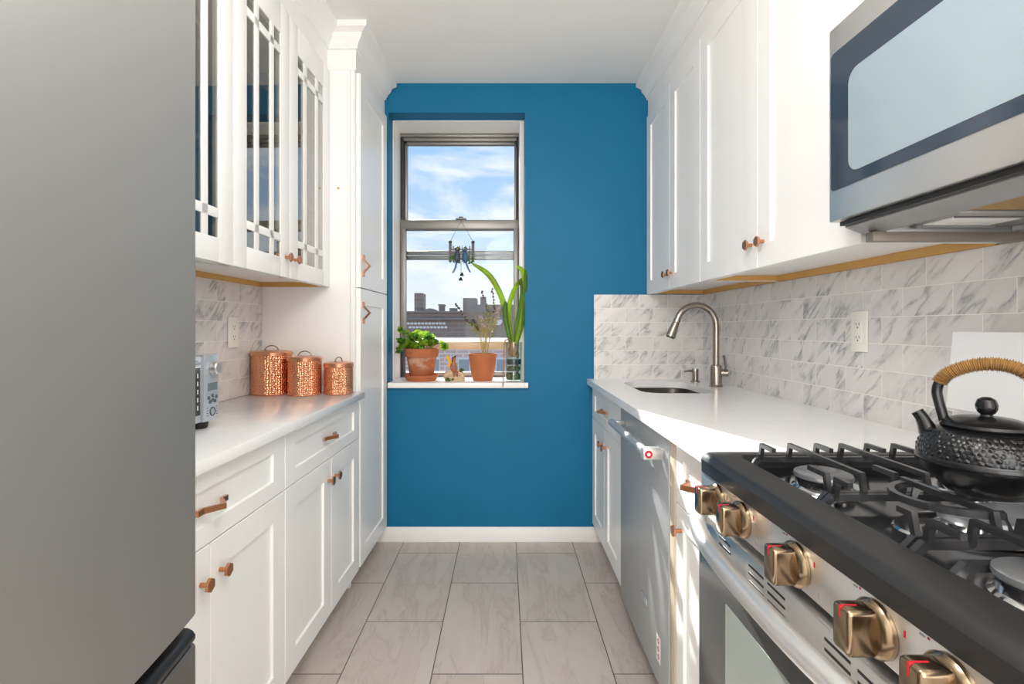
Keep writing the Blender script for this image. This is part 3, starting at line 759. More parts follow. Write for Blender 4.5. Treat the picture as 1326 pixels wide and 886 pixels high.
# ------------------------------------------------------------------ fridge
fr = thing('refrigerator', 'tall grey refrigerator at the left edge with a bottom freezer drawer', 'refrigerator', (-.75, .42, 0))
m = MB().box((-1.08, .082, .03), (-.552, .774, 1.80), .004); m.box((-1.02, .10, .0005), (-.62, .75, .03))
part('cabinet_shell', m, M['grey'], fr)
def bowed(y0, y1, z0, z1, xb, x0, bulge, top=None, bev=.006):
    b = bmesh.new(); n = 24; rows = []
    def X(y, d): t = (y - y0) / (y1 - y0); return x0 + bulge * 4 * t * (1 - t) - d
    for (dz, d) in ((0, bev), (bev * .4, bev * .3), (bev, 0)): rows.append((z0 + dz, d))
    rows += [(z1 - dz, d) for dz, d in (top or ((bev, 0), (bev * .4, bev * .3), (0, bev)))]
    V = []
    for z, d in rows:
        ring = []
        for k in range(n + 1):
            y = y0 + (y1 - y0) * k / n; ring.append(b.verts.new((X(y, d), y, z)))
        ring += [b.verts.new((xb, y1, z)), b.verts.new((xb, y0, z))]; V.append(ring)
    for P, Q in zip(V, V[1:]):
        for k in range(len(P)): b.faces.new((P[k], P[(k+1) % len(P)], Q[(k+1) % len(P)], Q[k]))
    b.faces.new(V[0][::-1]); b.faces.new(V[-1]); return MB().merge(b)
part('upper_door', bowed(.080, .780, .729, 1.80, -.545, -.4775, .026), M['fridge'], fr)
fz = part('freezer_drawer', bowed(.080, .780, .06, .690, -.545, -.4775, .026), M['fridged'], fr)
part('drawer_grip', bowed(.080, .780, .6905, .712, -.500, -.4775, .026, ((.010, 0), (.004, .004), (0, .012))), M['dark'], fz, 'glossy dark grip along the freezer drawer top')

# ------------------------------------------------------------------ toaster oven
to = thing('toaster_oven', 'silver toaster oven on the left counter, half hidden by the fridge', 'toaster oven', (-.3, 1.25, .890), L)
m = MB().box((-.425, 1.03, .912), (-.178, 1.470, 1.098), .008); part('shell', m, M['silver'], to)
for x in (-.40, -.20):
    for y in (1.06, 1.44): part('foot', MB().lathe([(0, .8905), (.020, .8905), (.023, .899), (.022, .913), (0, .913)], (x, y, 0), 18), M['dark'], to, 'black rubber foot')
cpn = part('control_panel', MB().box((-.177, 1.398, .912), (-.160, 1.470, 1.100), .005), M['silver'], to)
tk = part('knob', MB().cyl((-.160, 1.436, 1.062), (-.140, 1.436, 1.062), .020, .018, 26, .003), M['steel'], cpn)
part('display', MB().box((-.1605, 1.415, .998), (-.1592, 1.458, 1.020)), M['display'], cpn, 'grey display')
for y, z in ((1.418, .978), (1.436, .983), (1.454, .978), (1.424, .966), (1.448, .966), (1.436, .970)):
    part('button', MB().cyl((-.1605, y, z), (-.1580, y, z), .0052, n=14), M['btn'], cpn, 'small grey button')
part('dial_ring', MB().lathe([(.013, 0), (.013, .002), (.010, .002), (.010, 0)], (-.1605, 1.436, .938), 22, Matrix.Rotation(PI/2, 4, 'Y'), cap=False), M['btn'], cpn, 'round grey start button')
part('start_button', MB().cyl((-.1605, 1.436, .938), (-.1585, 1.436, .938), .008, n=18), M['silver'], cpn)
for y in (1.414, 1.458):
    m = MB()
    for i in range(4): m.box((-.1603, y - .006, .928 + i * .007), (-.1598, y + .004, .930 + i * .007))
    part('print', m, M['btn'], cpn, 'fine grey print')
m = MB().box((-.177, 1.032, .914), (-.166, 1.396, 1.096), .003); td = part('oven_door', m, M['silver'], to)
part('glass', MB().box((-.1665, 1.05, .935), (-.1645, 1.388, 1.066), .0005), M['dark'], td, 'black door glass')
part('handle', MB().tube([(-.166, 1.07, 1.080), (-.140, 1.08, 1.080), (-.140, 1.34, 1.080), (-.166, 1.35, 1.080)], .007, 10), M['steel'], td)
m = MB()
for i in range(5): m.box((-.1644, 1.374, .95 + i * .022), (-.1641, 1.378, .962 + i * .022))
part('door_print', m, M['white_pl'], td, 'white print on the door glass')

# ------------------------------------------------------------------ canisters
def canister(label, x, y, r, h, loop):
    z = .8897; c = thing('copper_canister', label, 'canister', (x, y, z), L, 'copper canisters on the left counter')
    part('body', MB().lathe([(0, z), (r - .003, z), (r, z + .003), (r, z + h - .003), (r - .002, z + h), (0, z + h)], (x, y, 0), 64), M['hamm'], c)
    zl = z + h
    lid = part('lid', MB().lathe([(r + .0005, zl - .011), (r + .0025, zl - .010), (r + .003, zl + .002), (r, zl + .007), (r * .6, zl + .011), (0, zl + .013)], (x, y, 0), 64, cap=False), M['lidcop'], c)
    m = MB(); w = .027; P = []
    for k in range(13):
        a = PI * k / 12; P.append((x + math.cos(a) * w * math.cos(loop), y + math.cos(a) * w * math.sin(loop), zl + .010 + .021 * math.sin(a)))
    m.tube(P, .0022, 8); m.cyl((P[0][0], P[0][1], zl + .006), (P[0][0], P[0][1], zl + .013), .004, n=10); m.cyl((P[-1][0], P[-1][1], zl + .006), (P[-1][0], P[-1][1], zl + .013), .004, n=10)
    part('lid_handle', m, M['bronze'], lid, 'brass wire loop handle')
canister('largest hammered copper canister, standing against the tiled wall', -.3545, 2.190, .082, .178, .2)
canister('middle-sized hammered copper canister, between the largest and the smallest', -.1990, 2.164, .0685, .155, .1)
canister('smallest hammered copper canister, closest to the pantry handles', -.0640, 2.197, .0605, .128, 1.35)

# ------------------------------------------------------------------ kettle
KX, KY, KZ = .716, .752, .9282; KS = .785
def kdir(s, z): return (KX + s * .724, KY - s * .69, KZ + z)
kt = thing('cast_iron_kettle', 'black cast iron kettle with a rattan wrapped handle on the stove grate', 'kettle', (KX, KY, KZ))
prof = [(0, 0), (.050, 0), (.060, .003), (.080, .018), (.096, .033), (.1035, .041), (.1065, .046), (.107, .050), (.1055, .054)]
for k in range(1, 29):
    a = k / 28; ang = a * PI / 2 * .80
    prof.append((.1055 * math.cos(ang) ** .75 if False else .056 + .0495 * math.cos(ang) ** .9 - .001, .054 + .041 * math.sin(ang) / math.sin(PI/2 * .80)))
prof += [(.066, .097), (.062, .098), (0, .098)]
def nub(r, z, a):
    if not (.056 < z < .0925) : return r, z
    best = 0
    row = (z - .058) / .0068; i0 = int(math.floor(row))
    for i in (i0, i0 + 1):
        k = a * 68 / (2 * PI) + (.5 if i % 2 else 0); f = k - round(k)
        dd = math.hypot(f * 2 * PI * r / 68, (row - i) * .0068)
        flower = .55 + .45 * math.sin(round(k) * 2.1 + i * 1.3)
        best = max(best, .0016 * flower * max(0, 1 - (dd / .0036) ** 2))
    return r + best, z + best * .5
hi = []
for (r0, z0), (r1, z1) in zip(prof, prof[1:]):
    s = 3 if .053 < z0 < .095 else 1
    for i in range(s): hi.append((r0 + (r1 - r0) * i / s, z0 + (z1 - z0) * i / s))
hi.append(prof[-1]); hi = [(r_ * KS, z_) for r_, z_ in hi]
part('body', MB().lathe(hi, (KX, KY, KZ), 540, fn=nub), M['kettle'], kt, angle=60)
lp = [(.0, .0985), (.066, .0985), (.0685, .101), (.067, .105), (.060, .108), (.045, .1125), (.02, .1155), (0, .116)]
lid = part('lid', MB().lathe([(r_ * KS, z_) for r_, z_ in lp], (KX, KY, KZ), 64), M['kettle'], kt)
part('lid_knob', MB().lathe([(0, .1145), (.008, .1145), (.007, .118), (.010, .1205), (.0125, .126), (.0132, .132), (.0105, .140), (.005, .1435), (0, .144)], (KX, KY, KZ), 28), M['kettle'], lid)
P = [kdir(s_, z_) for s_, z_ in ((-.055, .062), (-.065, .080), (-.070, .094), (-.0745, .105), (-.0805, .114))]
part('spout', MB().tube(P, [.0195, .0140, .0110, .0092, .0085], 18), M['kettle'], kt)
hp = [(-.0595, .090), (-.066, .117), (-.071, .137), (-.0735, .153), (-.070, .168), (-.060, .182), (-.040, .1935), (-.018, .2005), (.006, .2025), (.030, .1985), (.050, .187), (.064, .171), (.072, .153), (.071, .137), (.066, .117), (.0595, .090)]
def cat(P, n=6):
    out = []
    for i in range(len(P) - 1):
        p0 = P[max(i-1, 0)]; p1 = P[i]; p2 = P[i+1]; p3 = P[min(i+2, len(P)-1)]
        for k in range(n):
            t = k / n; out.append(tuple(.5 * ((2*b_) + (c_-a_)*t + (2*a_-5*b_+4*c_-d_)*t*t + (-a_+3*b_-3*c_+d_)*t**3) for a_, b_, c_, d_ in zip(p0, p1, p2, p3)))
    out.append(tuple(P[-1])); return out
hc = cat(hp); P3 = [kdir(x * .82 + .004, .09 + (z - .09) * .915) for x, z in hc]
hh = part('handle', MB().tube(P3, [.0042 + .0022 * min(1, abs(i / len(P3) - .5) * 0 + 1) for i in range(len(P3))], 14, 1.15), M['kettle'], kt, 'black arched handle')
seg = [p for p, q in zip(P3, hc) if -.071 < q[0] < .066 and q[1] > .160]
dense = cat(seg, 9)
part('handle_wrap', MB().tube(dense, [.0096 + .0012 * math.sin(i * .9) + .0005 * math.sin(i * .37) for i in range(len(dense))], 16), M['wrap'], hh, 'tan rattan wrapping', angle=80)
# ------------------------------------------------------------------ window sill things
def leafmat(name, c, c2):
    t = NT(name); n = t.noise(t.obj(), 24, 3); col = t.mix(n, lin(c), lin(c2))
    d = t.n('ShaderNodeBsdfPrincipled', {'Base Color': col, 'Roughness': .45}); tr = t.n('ShaderNodeBsdfTranslucent', {'Color': col})
    mx = t.n('ShaderNodeMixShader', {0: .5, 1: d.outputs[0], 2: tr.outputs[0]}); t.t.links.new(mx.outputs[0], t.out.inputs[0]); return t.done()
LF1 = leafmat('bright_leaf', '#6f9d24', '#a5c23c'); LF2 = leafmat('deep_leaf', '#37702a', '#5b8f2c')
ST1 = leafmat('strap_leaf', '#7fa51e', '#b3c93a'); ST2 = leafmat('strap_leaf_dark', '#4a7424', '#6f9a2a')
SZ = .8762

def set_mi(mb, i):                                   # material slot for every face added so far without one
    lay = mb.bm.faces
    for f in lay:
        if f.tag is False: pass
def round_leaf(r, lobes=5, seg=20):
    b = bmesh.new(); c = b.verts.new((0, 0, -.10 * r)); rings = []
    for q in (.55, 1.0):
        ring = []
        for k in range(seg):
            a = 2 * PI * k / seg + PI / seg; w = 1 + .10 * math.cos(a * lobes) * q
            notch = 1 - .55 * math.exp(-((abs(a - PI)) / .30) ** 2) * q
            ring.append(b.verts.new((r * q * w * notch * math.cos(a), r * q * w * notch * math.sin(a), r * .12 * q * q + r * .05 * math.sin(a * lobes) * q)))
        rings.append(ring)
    for k in range(seg):
        b.faces.new((c, rings[0][k], rings[0][(k+1) % seg])); b.faces.new((rings[0][k], rings[1][k], rings[1][(k+1) % seg], rings[0][(k+1) % seg]))
    return b

def pot(name_, x, y, prof, mat, parent, z=SZ):
    return part(name_, MB().lathe(prof, (x, y, z), 48), mat, parent)

# geranium
gx, gy = -.476, 2.886
g = thing('potted_geranium', 'leafy green geranium in a weathered terracotta pot on a saucer, on the window sill', 'potted plant', (gx, gy, SZ))
pot('saucer', gx, gy, [(0, 0), (.080, 0), (.096, .026), (.100, .033), (.096, .034), (.084, .010), (0, .008)], M['terra'], g)
pot('flower_pot', gx, gy, [(0, .010), (.064, .010), (.066, .013), (.084, .130), (.086, .134), (.094, .136), (.099, .180), (.0985, .183), (.091, .183), (.086, .150), (0, .150)], M['terrad'], g)
part('soil', MB().lathe([(0, .166), (.05, .168), (.086, .163), (.086, .155)], (gx, gy, SZ), 32), M['soil'], g)
R.seed(11); sm = MB(); fm = [MB(), MB()]
heads = [(-.12, .02, .292, .010, 5), (-.06, .02, .250, .035, 14), (.02, -.01, .250, .035, 14), (.08, .01, .225, .03, 10), (-.125, .02, .215, .03, 9), (-.105, .045, .200, .030, 9), (-.150, -.01, .175, .018, 5), (-.095, .02, .272, .012, 4), (-.03, -.02, .225, .04, 16), (-.035, .02, .262, .025, 8), (.055, -.01, .215, .035, 12), (.045, .02, .238, .022, 7), (.125, .0, .190, .022, 6), (.0, .0, .195, .05, 12), (-.07, -.03, .200, .035, 9)]
for hx, hy, hz, sp, n in heads:
    p0 = Vector((gx + hx * .25, gy + hy * .3, SZ + .160)); p1 = Vector((gx + hx, gy + hy, SZ + hz - .02)); pm = (p0 + p1) / 2 + Vector((hx * .15, 0, .012))
    sm.tube([p0, pm, p1], [.0028, .0024, .0018], 7)
    for i in range(n):
        c = Vector((gx + hx + R.gauss(0, sp * .55), gy + hy + R.gauss(0, sp * .5), SZ + hz + R.gauss(0, sp * .35)))
        c.x = max(c.x, -.606); c.z = max(c.z, SZ + .165)
        r = R.uniform(.015, .024) * (1 if sp > .015 else .8)
        mx = Matrix.Translation(c) @ Euler((R.uniform(.1, 1.25), R.uniform(-.6, .6), R.uniform(-2, 2) - .3)).to_matrix().to_4x4()
        fm[0 if R.random() < .62 else 1].merge(round_leaf(r), mx)
        if sp > .012: sm.tube([p1, (p1 + c) / 2, c], .0011, 5)
part('stems', sm, M['leafd'], g)
part('foliage', fm[0], LF1, g, 'bright green leaves'); part('foliage', fm[1], LF2, g, 'deep green leaves')

# figurine
qx, qy = -.284, 2.862
fg = thing('fairy_figurine', 'small winged fairy figurine seated on a mossy rock between the two terracotta pots', 'figurine', (qx, qy, SZ))
R.seed(5); m = MB(); m.lathe([(0, 0), (.056, 0), (.060, .010), (.050, .024), (.030, .034), (0, .036)], (qx, qy, SZ), 28, Matrix.Diagonal((1.0, .62, 1, 1)))
for dx, dz, r, s in ((-.040, .034, .024, 1), (-.020, .044, .024, .9), (.012, .040, .026, 1), (.036, .030, .022, 1), (.030, .046, .016, 1), (-.052, .022, .014, 1)): m.ball((qx + dx, qy - .006 + R.uniform(-.008, .008), SZ + dz), r, 3, (1, .75, s))
part('rock', m, M['stone'], fg)
m = MB()
for i in range(26): m.ball((qx + R.uniform(-.045, -.005), qy - .034 + R.uniform(-.006, .010), SZ + R.uniform(.005, .016)), R.uniform(.004, .007), 1)
for i in range(10): m.ball((qx + .040 + R.uniform(-.010, .010), qy - .01 + R.uniform(-.008, .008), SZ + .060 + R.uniform(-.006, .008)), R.uniform(.004, .007), 1)
part('moss', m, M['moss'], fg)
b = bmesh.new()
J = [(0, .058), (.001, .078), (.000, .098), (.000, .112), (.002, .124), (.003, .136)]
vs = [b.verts.new((qx - .006 + x, qy - .004, SZ + z)) for x, z in J]
for a_, c_ in zip(vs, vs[1:]): b.edges.new((a_, c_))
rad = {0: .013, 1: .010, 2: .012, 3: .006, 4: .010, 5: .008}
ext = [(2, [(.013, -.004, .090), (.020, -.012, .072), (.012, -.020, .060)], (.005, .004, .0035)), (2, [(-.014, -.004, .088), (-.016, -.012, .068), (-.006, -.020, .060)], (.005, .004, .0035)),
       (0, [(.012, -.018, .060), (.022, -.030, .050), (.020, -.032, .024), (.024, -.042, .020)], (.008, .007, .005, .004)), (0, [(-.004, -.020, .058), (.006, -.034, .048), (.004, -.036, .022), (.006, -.045, .018)], (.008, .007, .005, .004))]
idx = dict(rad); allv = list(vs)
for root_, pts_, rs_ in ext:
    pv = vs[root_]
    for p_, r_ in zip(pts_, rs_):
        nv = b.verts.new((qx - .006 + p_[0], qy - .004 + p_[1] * .6, SZ + p_[2])); b.edges.new((pv, nv)); idx[len(allv)] = r_; allv.append(nv); pv = nv
b.verts.index_update(); me = bpy.data.meshes.new('body'); bmesh.ops.translate(b, verts=b.verts, vec=-Vector((qx, qy, SZ))); b.to_mesh(me); b.free(); me.materials.append(M['skin'])
body = bpy.data.objects.new('body', me); COL.objects.link(body); body.parent = fg
md = body.modifiers.new('skin', 'SKIN'); md.use_smooth_shade = True
for i, sv in enumerate(me.skin_vertices[0].data): sv.radius = (idx.get(i, .005),) * 2; sv.use_root = (i == 0)
ss = body.modifiers.new('sub', 'SUBSURF'); ss.levels = 2; ss.render_levels = 2
m = MB().ball((qx - .006, qy + .001, SZ + .128), .0120, 3, (.95, .95, 1.0)); m.ball((qx - .010, qy + .006, SZ + .112), .009, 3, (.9, .7, 1.7)); m.ball((qx + .001, qy - .001, SZ + .138), .0065, 2)
part('hair', m, M['hair'], fg, 'dark hair')
for s, rot in ((-1, .35), (1, .05)):
    poly = [(0, 0), (-.012, .012), (-.034, .046), (-.040, .062), (-.033, .068), (-.018, .056), (-.004, .034), (.004, .014)] if s < 0 else [(0, 0), (-.016, -.006), (-.028, .004), (-.030, .018), (-.018, .022), (-.004, .014)]
    m = MB().prism([(qx - .014 + x, SZ + .078 + z) for x, z in poly], 'y', (qy + .006 + (.004 if s > 0 else 0), qy + .008 + (.004 if s > 0 else 0)))
    part('wing', m, M['wing'], fg, 'amber wing')

# lavender
lx, ly = -.128, 2.884
lv = thing('potted_lavender', 'sparse dried lavender in a plain terracotta pot on the window sill', 'potted plant', (lx, ly, SZ))
pot('flower_pot', lx, ly, [(0, 0), (.053, 0), (.056, .003), (.064, .035), (.075, .100), (.079, .140), (.081, .152), (.080, .154), (.074, .154), (.072, .132), (0, .130)], M['terra'], lv)
part('soil', MB().lathe([(0, .143), (.05, .142), (.0725, .138), (.0725, .132)], (lx, ly, SZ), 28), M['soil'], lv)
R.seed(3); sm = MB(); fl = MB(); fp = MB(); lf = MB()
def at(px, py, Y): return Vector(((px - 654) * Y / F, Y, EYE - (py - 425) * Y / F))
stems = [((626, 461), (622, 435), (608, 418), (590, 394), 'd'), ((627, 461), (624, 430), (612, 420), (603, 414), 'd'), ((628, 461), (630, 420), (631, 400), (624, 378), 'k'), ((628, 461), (632, 425), (640, 400), (637, 375), 'k'), ((630, 461), (636, 430), (645, 405), (650, 389), 'p'), ((625, 461), (622, 440), (618, 425), (613, 414), 'd'), ((629, 461), (634, 440), (641, 420), (645, 400), 'p'), ((626, 461), (628, 440), (627, 425), (622, 410), 'p')]
for i, (*ps, kind) in enumerate(stems):
    Y = ly + .02 * math.sin(i * 2.1); P = cat([tuple(at(px, py, Y)) for px, py in ps], 7); sm.tube(P, .0019, 6)
    n = len(P); fl = MB()
    for k, q in enumerate(P):
        t = k / n; q = Vector(q)
        if kind in 'dk' and t > .58:
            for _ in range(2 if kind == 'd' else 1):
                fl.ball(q + Vector((R.uniform(-.004, .004), R.uniform(-.004, .004), R.uniform(-.003, .003))), R.uniform(.0055, .0078), 1)
        if kind == 'p' and t > .62:
            for _ in range(3): fp.ball(q + Vector((R.uniform(-.012, .012), R.uniform(-.01, .01), R.uniform(-.008, .008))), R.uniform(.0035, .006), 1)
        if .38 < t < .72:
            for _ in range(2):
                mx = Matrix.Translation(q) @ Euler((R.uniform(-1, 1), R.uniform(-1, 1), R.uniform(0, 6))).to_matrix().to_4x4() @ Matrix.Diagonal((R.uniform(.7, 1.5), .35, 1, 1)) @ Matrix.Translation((.011, 0, 0))
                lf.merge(round_leaf(.010, 1, 10), mx)
    if kind in 'dk': part('flower_spike', fl, M['lav'], lv, 'dark dried flower spike')
for i in range(26):
    c = at(R.uniform(606, 648), R.uniform(402, 430), ly + R.uniform(-.03, .03))
    mx = Matrix.Translation(c) @ Euler((R.uniform(-1.3, 1.3), R.uniform(-1, 1), R.uniform(0, 6))).to_matrix().to_4x4() @ Matrix.Diagonal((1.2, .45, 1, 1))
    lf.merge(round_leaf(R.uniform(.006, .010), 1, 10), mx)
    st_ = at(627, 432, ly); sm.tube([tuple(st_), tuple((st_ + c) / 2 + Vector((0, 0, .006))), tuple(c)], .0009, 5)
for px in (614, 616, 620): lf.merge(round_leaf(.011, 1, 10), Matrix.Translation(at(px, 432 + (px - 614) * -1.2, ly - .01)) @ Euler((1.3, .3, px)).to_matrix().to_4x4() @ Matrix.Diagonal((1, .6, 1, 1)))
part('stems', sm, M['stem'], lv); part('flowers', fp, M['lavp'], lv, 'pale mauve flowers'); part('foliage', lf, M['lavl'], lv, 'yellow green leaves')

# amaryllis in a glass vase
ax, ay = .047, 2.834
av = thing('glass_vase', 'clear glass vase with green moss at the right end of the window sill', 'vase', (ax, ay, SZ))
r0 = .049; H = .220
m = MB().lathe([(0, .001), (r0 - .004, .001), (r0, .004), (r0 - .003, .05), (r0 - .004, .055), (r0 - .002, .06), (r0, H), (r0 - .003, H), (r0 - .005, .062), (r0 - .007, .055), (r0 - .006, .05), (r0 - .003, .010), (0, .010)], (ax, ay, SZ), 40)
part('glass', m, M['vase'], av, angle=60)
R.seed(9)
def mossy(z0, z1, n, name_):
    m = MB().lathe([(0, z0), (.036, z0), (.039, (z0 + z1) / 2), (.033, z1), (0, z1 + .003)], (ax, ay, SZ), 24)
    for i in range(n):
        a = R.uniform(0, 2*PI); m.ball((ax + math.cos(a) * .037, ay + math.sin(a) * .037, SZ + R.uniform(z0 + .003, z1)), R.uniform(.002, .0036), 1)
    part(name_, m, M['moss'], av, 'green moss inside the glass')
mossy(.012, .046, 60, 'moss'); mossy(.060, .084, 40, 'moss')
part('band', MB().lathe([(0, .096), (.038, .096), (.040, .100), (.040, .122), (.038, .126), (0, .126)], (ax + .003, ay, SZ), 28), M['teal'], av, 'dark teal block inside the glass')
am = thing('amaryllis', 'tall green strap-leaved amaryllis growing out of the glass vase', 'plant', (ax, ay, SZ + .20))
m = MB().lathe([(0, .135), (.014, .140), (.026, .158), (.028, .178), (.018, .205), (.012, .222), (0, .222)], (ax - .004, ay, SZ), 22)
part('bulb', m, M['root'], am, 'brown bulb')
m = MB()
for i in range(16):
    a = R.uniform(0, 2*PI); P = [(ax + .02 * math.cos(a), ay + .02 * math.sin(a), SZ + .155), (ax + .030 * math.cos(a + .4), ay + .030 * math.sin(a + .4), SZ + .146 - R.uniform(0, .01)), (ax + .030 * math.cos(a + .7), ay + .030 * math.sin(a + .7), SZ + .146 + R.uniform(.01, .03))]
    m.tube(cat(P, 4), .0012, 5)
part('roots', m, M['root'], am)
m = MB().tube(cat([(ax - .012, ay - .012, SZ + .228), (ax - .034, ay - .026, SZ + .234), (ax - .047, ay - .036, SZ + .228), (ax - .052, ay - .040, SZ + .19), (ax - .052, ay - .040, SZ + .10), (ax - .058, ay - .070, SZ + .05), (ax - .058, 2.752, SZ + .006), (ax - .059, 2.750, SZ - .022)], 6), [.002 + .0016 * math.sin(i * .7) ** 2 for i in range(43)], 7)
part('dry_root', m, M['root'], am, 'dry brown root hanging over the sill edge')
def strapleaf(pix, Y0, dy, w, mat, label, tw=0.0):
    P = cat([tuple(at(px, py, Y0 + dy * i / (len(pix) - 1))) for i, (px, py) in enumerate(pix)], 8); n = len(P); rows = []
    for i, p in enumerate(P):
        t = i / (n - 1); d = (Vector(P[min(i+1, n-1)]) - Vector(P[max(i-1, 0)])).normalized()
        s = d.cross(Vector((0, -1, 0))).normalized(); s = (s * math.cos(tw * t) + Vector((0, 1, 0)) * math.sin(tw * t)).normalized(); nn = d.cross(s)
        ww = w * (.55 + .9 * math.sin(PI * min(1, t * .62 + .10)) * .5) * (1 if t < .72 else math.sqrt(max(.0004, 1 - ((t - .72) / .28) ** 2)))
        top = [Vector(p) + s * ww * k + nn * (.28 * ww * k * k + .0009) for k in (-1, -.5, 0, .5, 1)]; bot = [Vector(p) + s * ww * k + nn * (.28 * ww * k * k - .0009) for k in (1, .5, 0, -.5, -1)]
        rows.append(top + bot + [top[0]])
    part('leaf', MB().quadstrip(rows), mat, am, label, angle=70)
strapleaf([(664, 446), (660, 425), (655, 402), (646, 377), (632, 355), (611, 341)], ay, .03, .0160, ST1, 'bright green arching leaf')
strapleaf([(662, 446), (657, 425), (654, 405), (655, 390)], ay - .006, .01, .0145, ST2, None)
strapleaf([(665, 446), (660, 420), (660, 395), (666, 376), (676, 360)], ay + .006, .02, .0140, ST1, 'bright green leaf', .5)
strapleaf([(668, 446), (670, 420), (675, 395), (677, 372), (672, 362)], ay + .002, -.02, .0150, ST2, 'dark green leaf')
strapleaf([(668, 446), (674, 420), (679, 392), (680, 368), (676, 350), (668, 345)], ay - .010, -.05, .0130, ST1, 'bright green drooping leaf')
strapleaf([(669, 446), (677, 418), (680, 390), (681, 365), (680, 347)], ay - .004, -.07, .0110, ST2, None, .4)

# hanging bird ornament
oy = 3.035; o0 = at(597, 287, oy)
hb = thing('hanging_bird_ornament', 'small hanging ornament of two blue birds on a grey fence, in front of the window', 'ornament', tuple(o0))
pl = at(583, 313, oy); pr = at(612.5, 313, oy)
part('cord', MB().tube([tuple(pl), tuple(at(597, 286, oy)), tuple(pr)], .0014, 6), M['cord'], hb)
m = MB()
for p_ in (pl, pr): m.box((p_.x - .008, oy - .008, p_.z - .122), (p_.x + .008, oy + .008, p_.z - .010), .002)
za, zb_ = at(597, 323, oy).z, at(597, 335, oy).z
for z in (za, zb_): m.box((pl.x, oy - .003, z - .004), (pr.x, oy + .003, z + .004), .001)
for px in (587, 591, 595, 599, 603, 608): x = at(px, 325, oy).x; m.box((x - .003, oy + .003, zb_ - .02), (x + .003, oy + .007, za + .022), .001)
part('fence', m, M['fence'], hb)
for p_ in (pl, pr): part('post_cap', MB().cyl((p_.x, oy, p_.z - .010), (p_.x, oy, p_.z + .004), .0105, n=14, bev=.002), M['dark'], hb, 'dark post cap')
for i, (px, tip) in enumerate(((592, (586.5, 353.5)), (602, (609, 353)))):
    top = at(px, 325, oy - .018); bot = at(px + (-.5 if i == 0 else 1.0), 341, oy - .018); c = (top + bot) / 2; d = (top - bot).normalized()
    mx = d.to_track_quat('Z', 'Y').to_matrix().to_4x4()
    m = MB().ball(c, .030, 3, (.62, .62, 1.25), mx)
    bird = part('bird', m, (M['birdd'], M['birdb'])[i], hb, ('slate blue bird', 'blue bird')[i])
    part('head', MB().ball(top + Vector((0, -.006, .010)), .0155, 3), (M['birdd'], M['birdb'])[i], bird)
    part('beak', MB().lathe([(0, 0), (.006, .002), (.004, .008), (0, .013)], (0, 0, 0), 12, Matrix.Translation(top + Vector((.004 if i == 0 else -.004, -.018, .010))) @ Matrix.Rotation(PI/2, 4, 'X')), M['yellow'], bird, 'yellow beak')
    t = at(*tip, oy - .014); tl = MB().strip([tuple(bot + Vector((0, 0, .012))), tuple((bot + t) / 2 + Vector((.003 if i == 0 else -.001, 0, 0))), tuple(t)], .013, .004, (1, 0, .25 if i == 0 else -.3))
    part('tail', tl, M['birdb'], bird, 'blue tail')
R.seed(4); m = MB()
for i in range(34):
    q = at(R.choice([R.uniform(583, 590), R.uniform(605, 613), R.uniform(592, 602)]), R.uniform(331, 341), oy - .014)
    m.merge(round_leaf(R.uniform(.005, .009), 3, 10), Matrix.Translation(q) @ Euler((R.uniform(.6, 1.8), R.uniform(-.6, .6), R.uniform(0, 6))).to_matrix().to_4x4())
part('vine', m, M['leafd'], hb, 'small green leaves')
m = MB().tube([tuple(at(597, 338, oy)), tuple(at(597, 357, oy))], .0013, 6)
part('drop_cord', m, M['cord'], hb)
for px, py in ((598, 355), (596.5, 361)): part('bell', MB().lathe([(0, .012), (.006, .008), (.012, -.008), (.0125, -.011), (0, -.010)], tuple(at(px, py, oy)), 16), M['dark'], hb, 'small dark bell')

# ------------------------------------------------------------------ the street outside
def far(px, py, Y): return (px - 654) * Y / F, EYE - (py - 425) * Y / F
YF = 46.0; zg = -14.0
bd = thing('rooftop_building', 'long grey brown rooftop building with a low arched gable beyond the window', 'building', (-6, YF, zg))
def fbox(mb, x0, x1, y0, y1, Y, dep, y1z=None):
    a, zt = far(x0, y0, Y); c, zb = far(x1, y1, Y); mb.box((a, Y, zb if y1z is None else y1z), (c, Y + dep, zt))
m = MB(); a, zt = far(490, 404, YF); c, _ = far(700, 404, YF); m.box((a, YF, zg), (c, YF + 12, zt))
part('wall', m, M['bld'], bd)
m = MB(); fbox(m, 616, 700, 394.5, 404, YF + .5, 10); part('upper_floor', m, M['bldd'], bd)
m = MB(); poly = []
for k in range(13):
    t = k / 12; px = 544 + 26 * t; poly.append(far(px, 404 - 4.5 * math.sin(PI * t), YF))
m.prism(poly, 'y', (YF - .2, YF + 3)); part('gable', m, M['bldd'], bd)
m = MB(); fbox(m, 490, 700, 412, 414, YF - .35, .34); fbox(m, 490, 700, 403, 405, YF - .25, .24); part('cornice', m, M['bldd'], bd)
m = MB(); fbox(m, 536.5, 547, 379.5, 405, YF + 1, 2.0); part('chimney', m, M['bld'], bd)
m = MB(); fbox(m, 568, 574.5, 394, 405, YF + 1, 1.2); fbox(m, 567.3, 575.2, 394, 396, YF + .9, 1.4); part('chimney', m, M['bldd'], bd)
m = MB(); fbox(m, 582, 591, 399, 405, YF + 1, 1.2); part('chimney', m, M['bldd'], bd)
m = MB(); fbox(m, 599.5, 616.5, 386, 405, YF + 1, 3); part('stair_bulkhead', m, M['bld'], bd)
m = MB(); fbox(m, 622, 629, 384.5, 396, YF + 2, 1.5); part('chimney', m, M['bld'], bd)
m = MB()
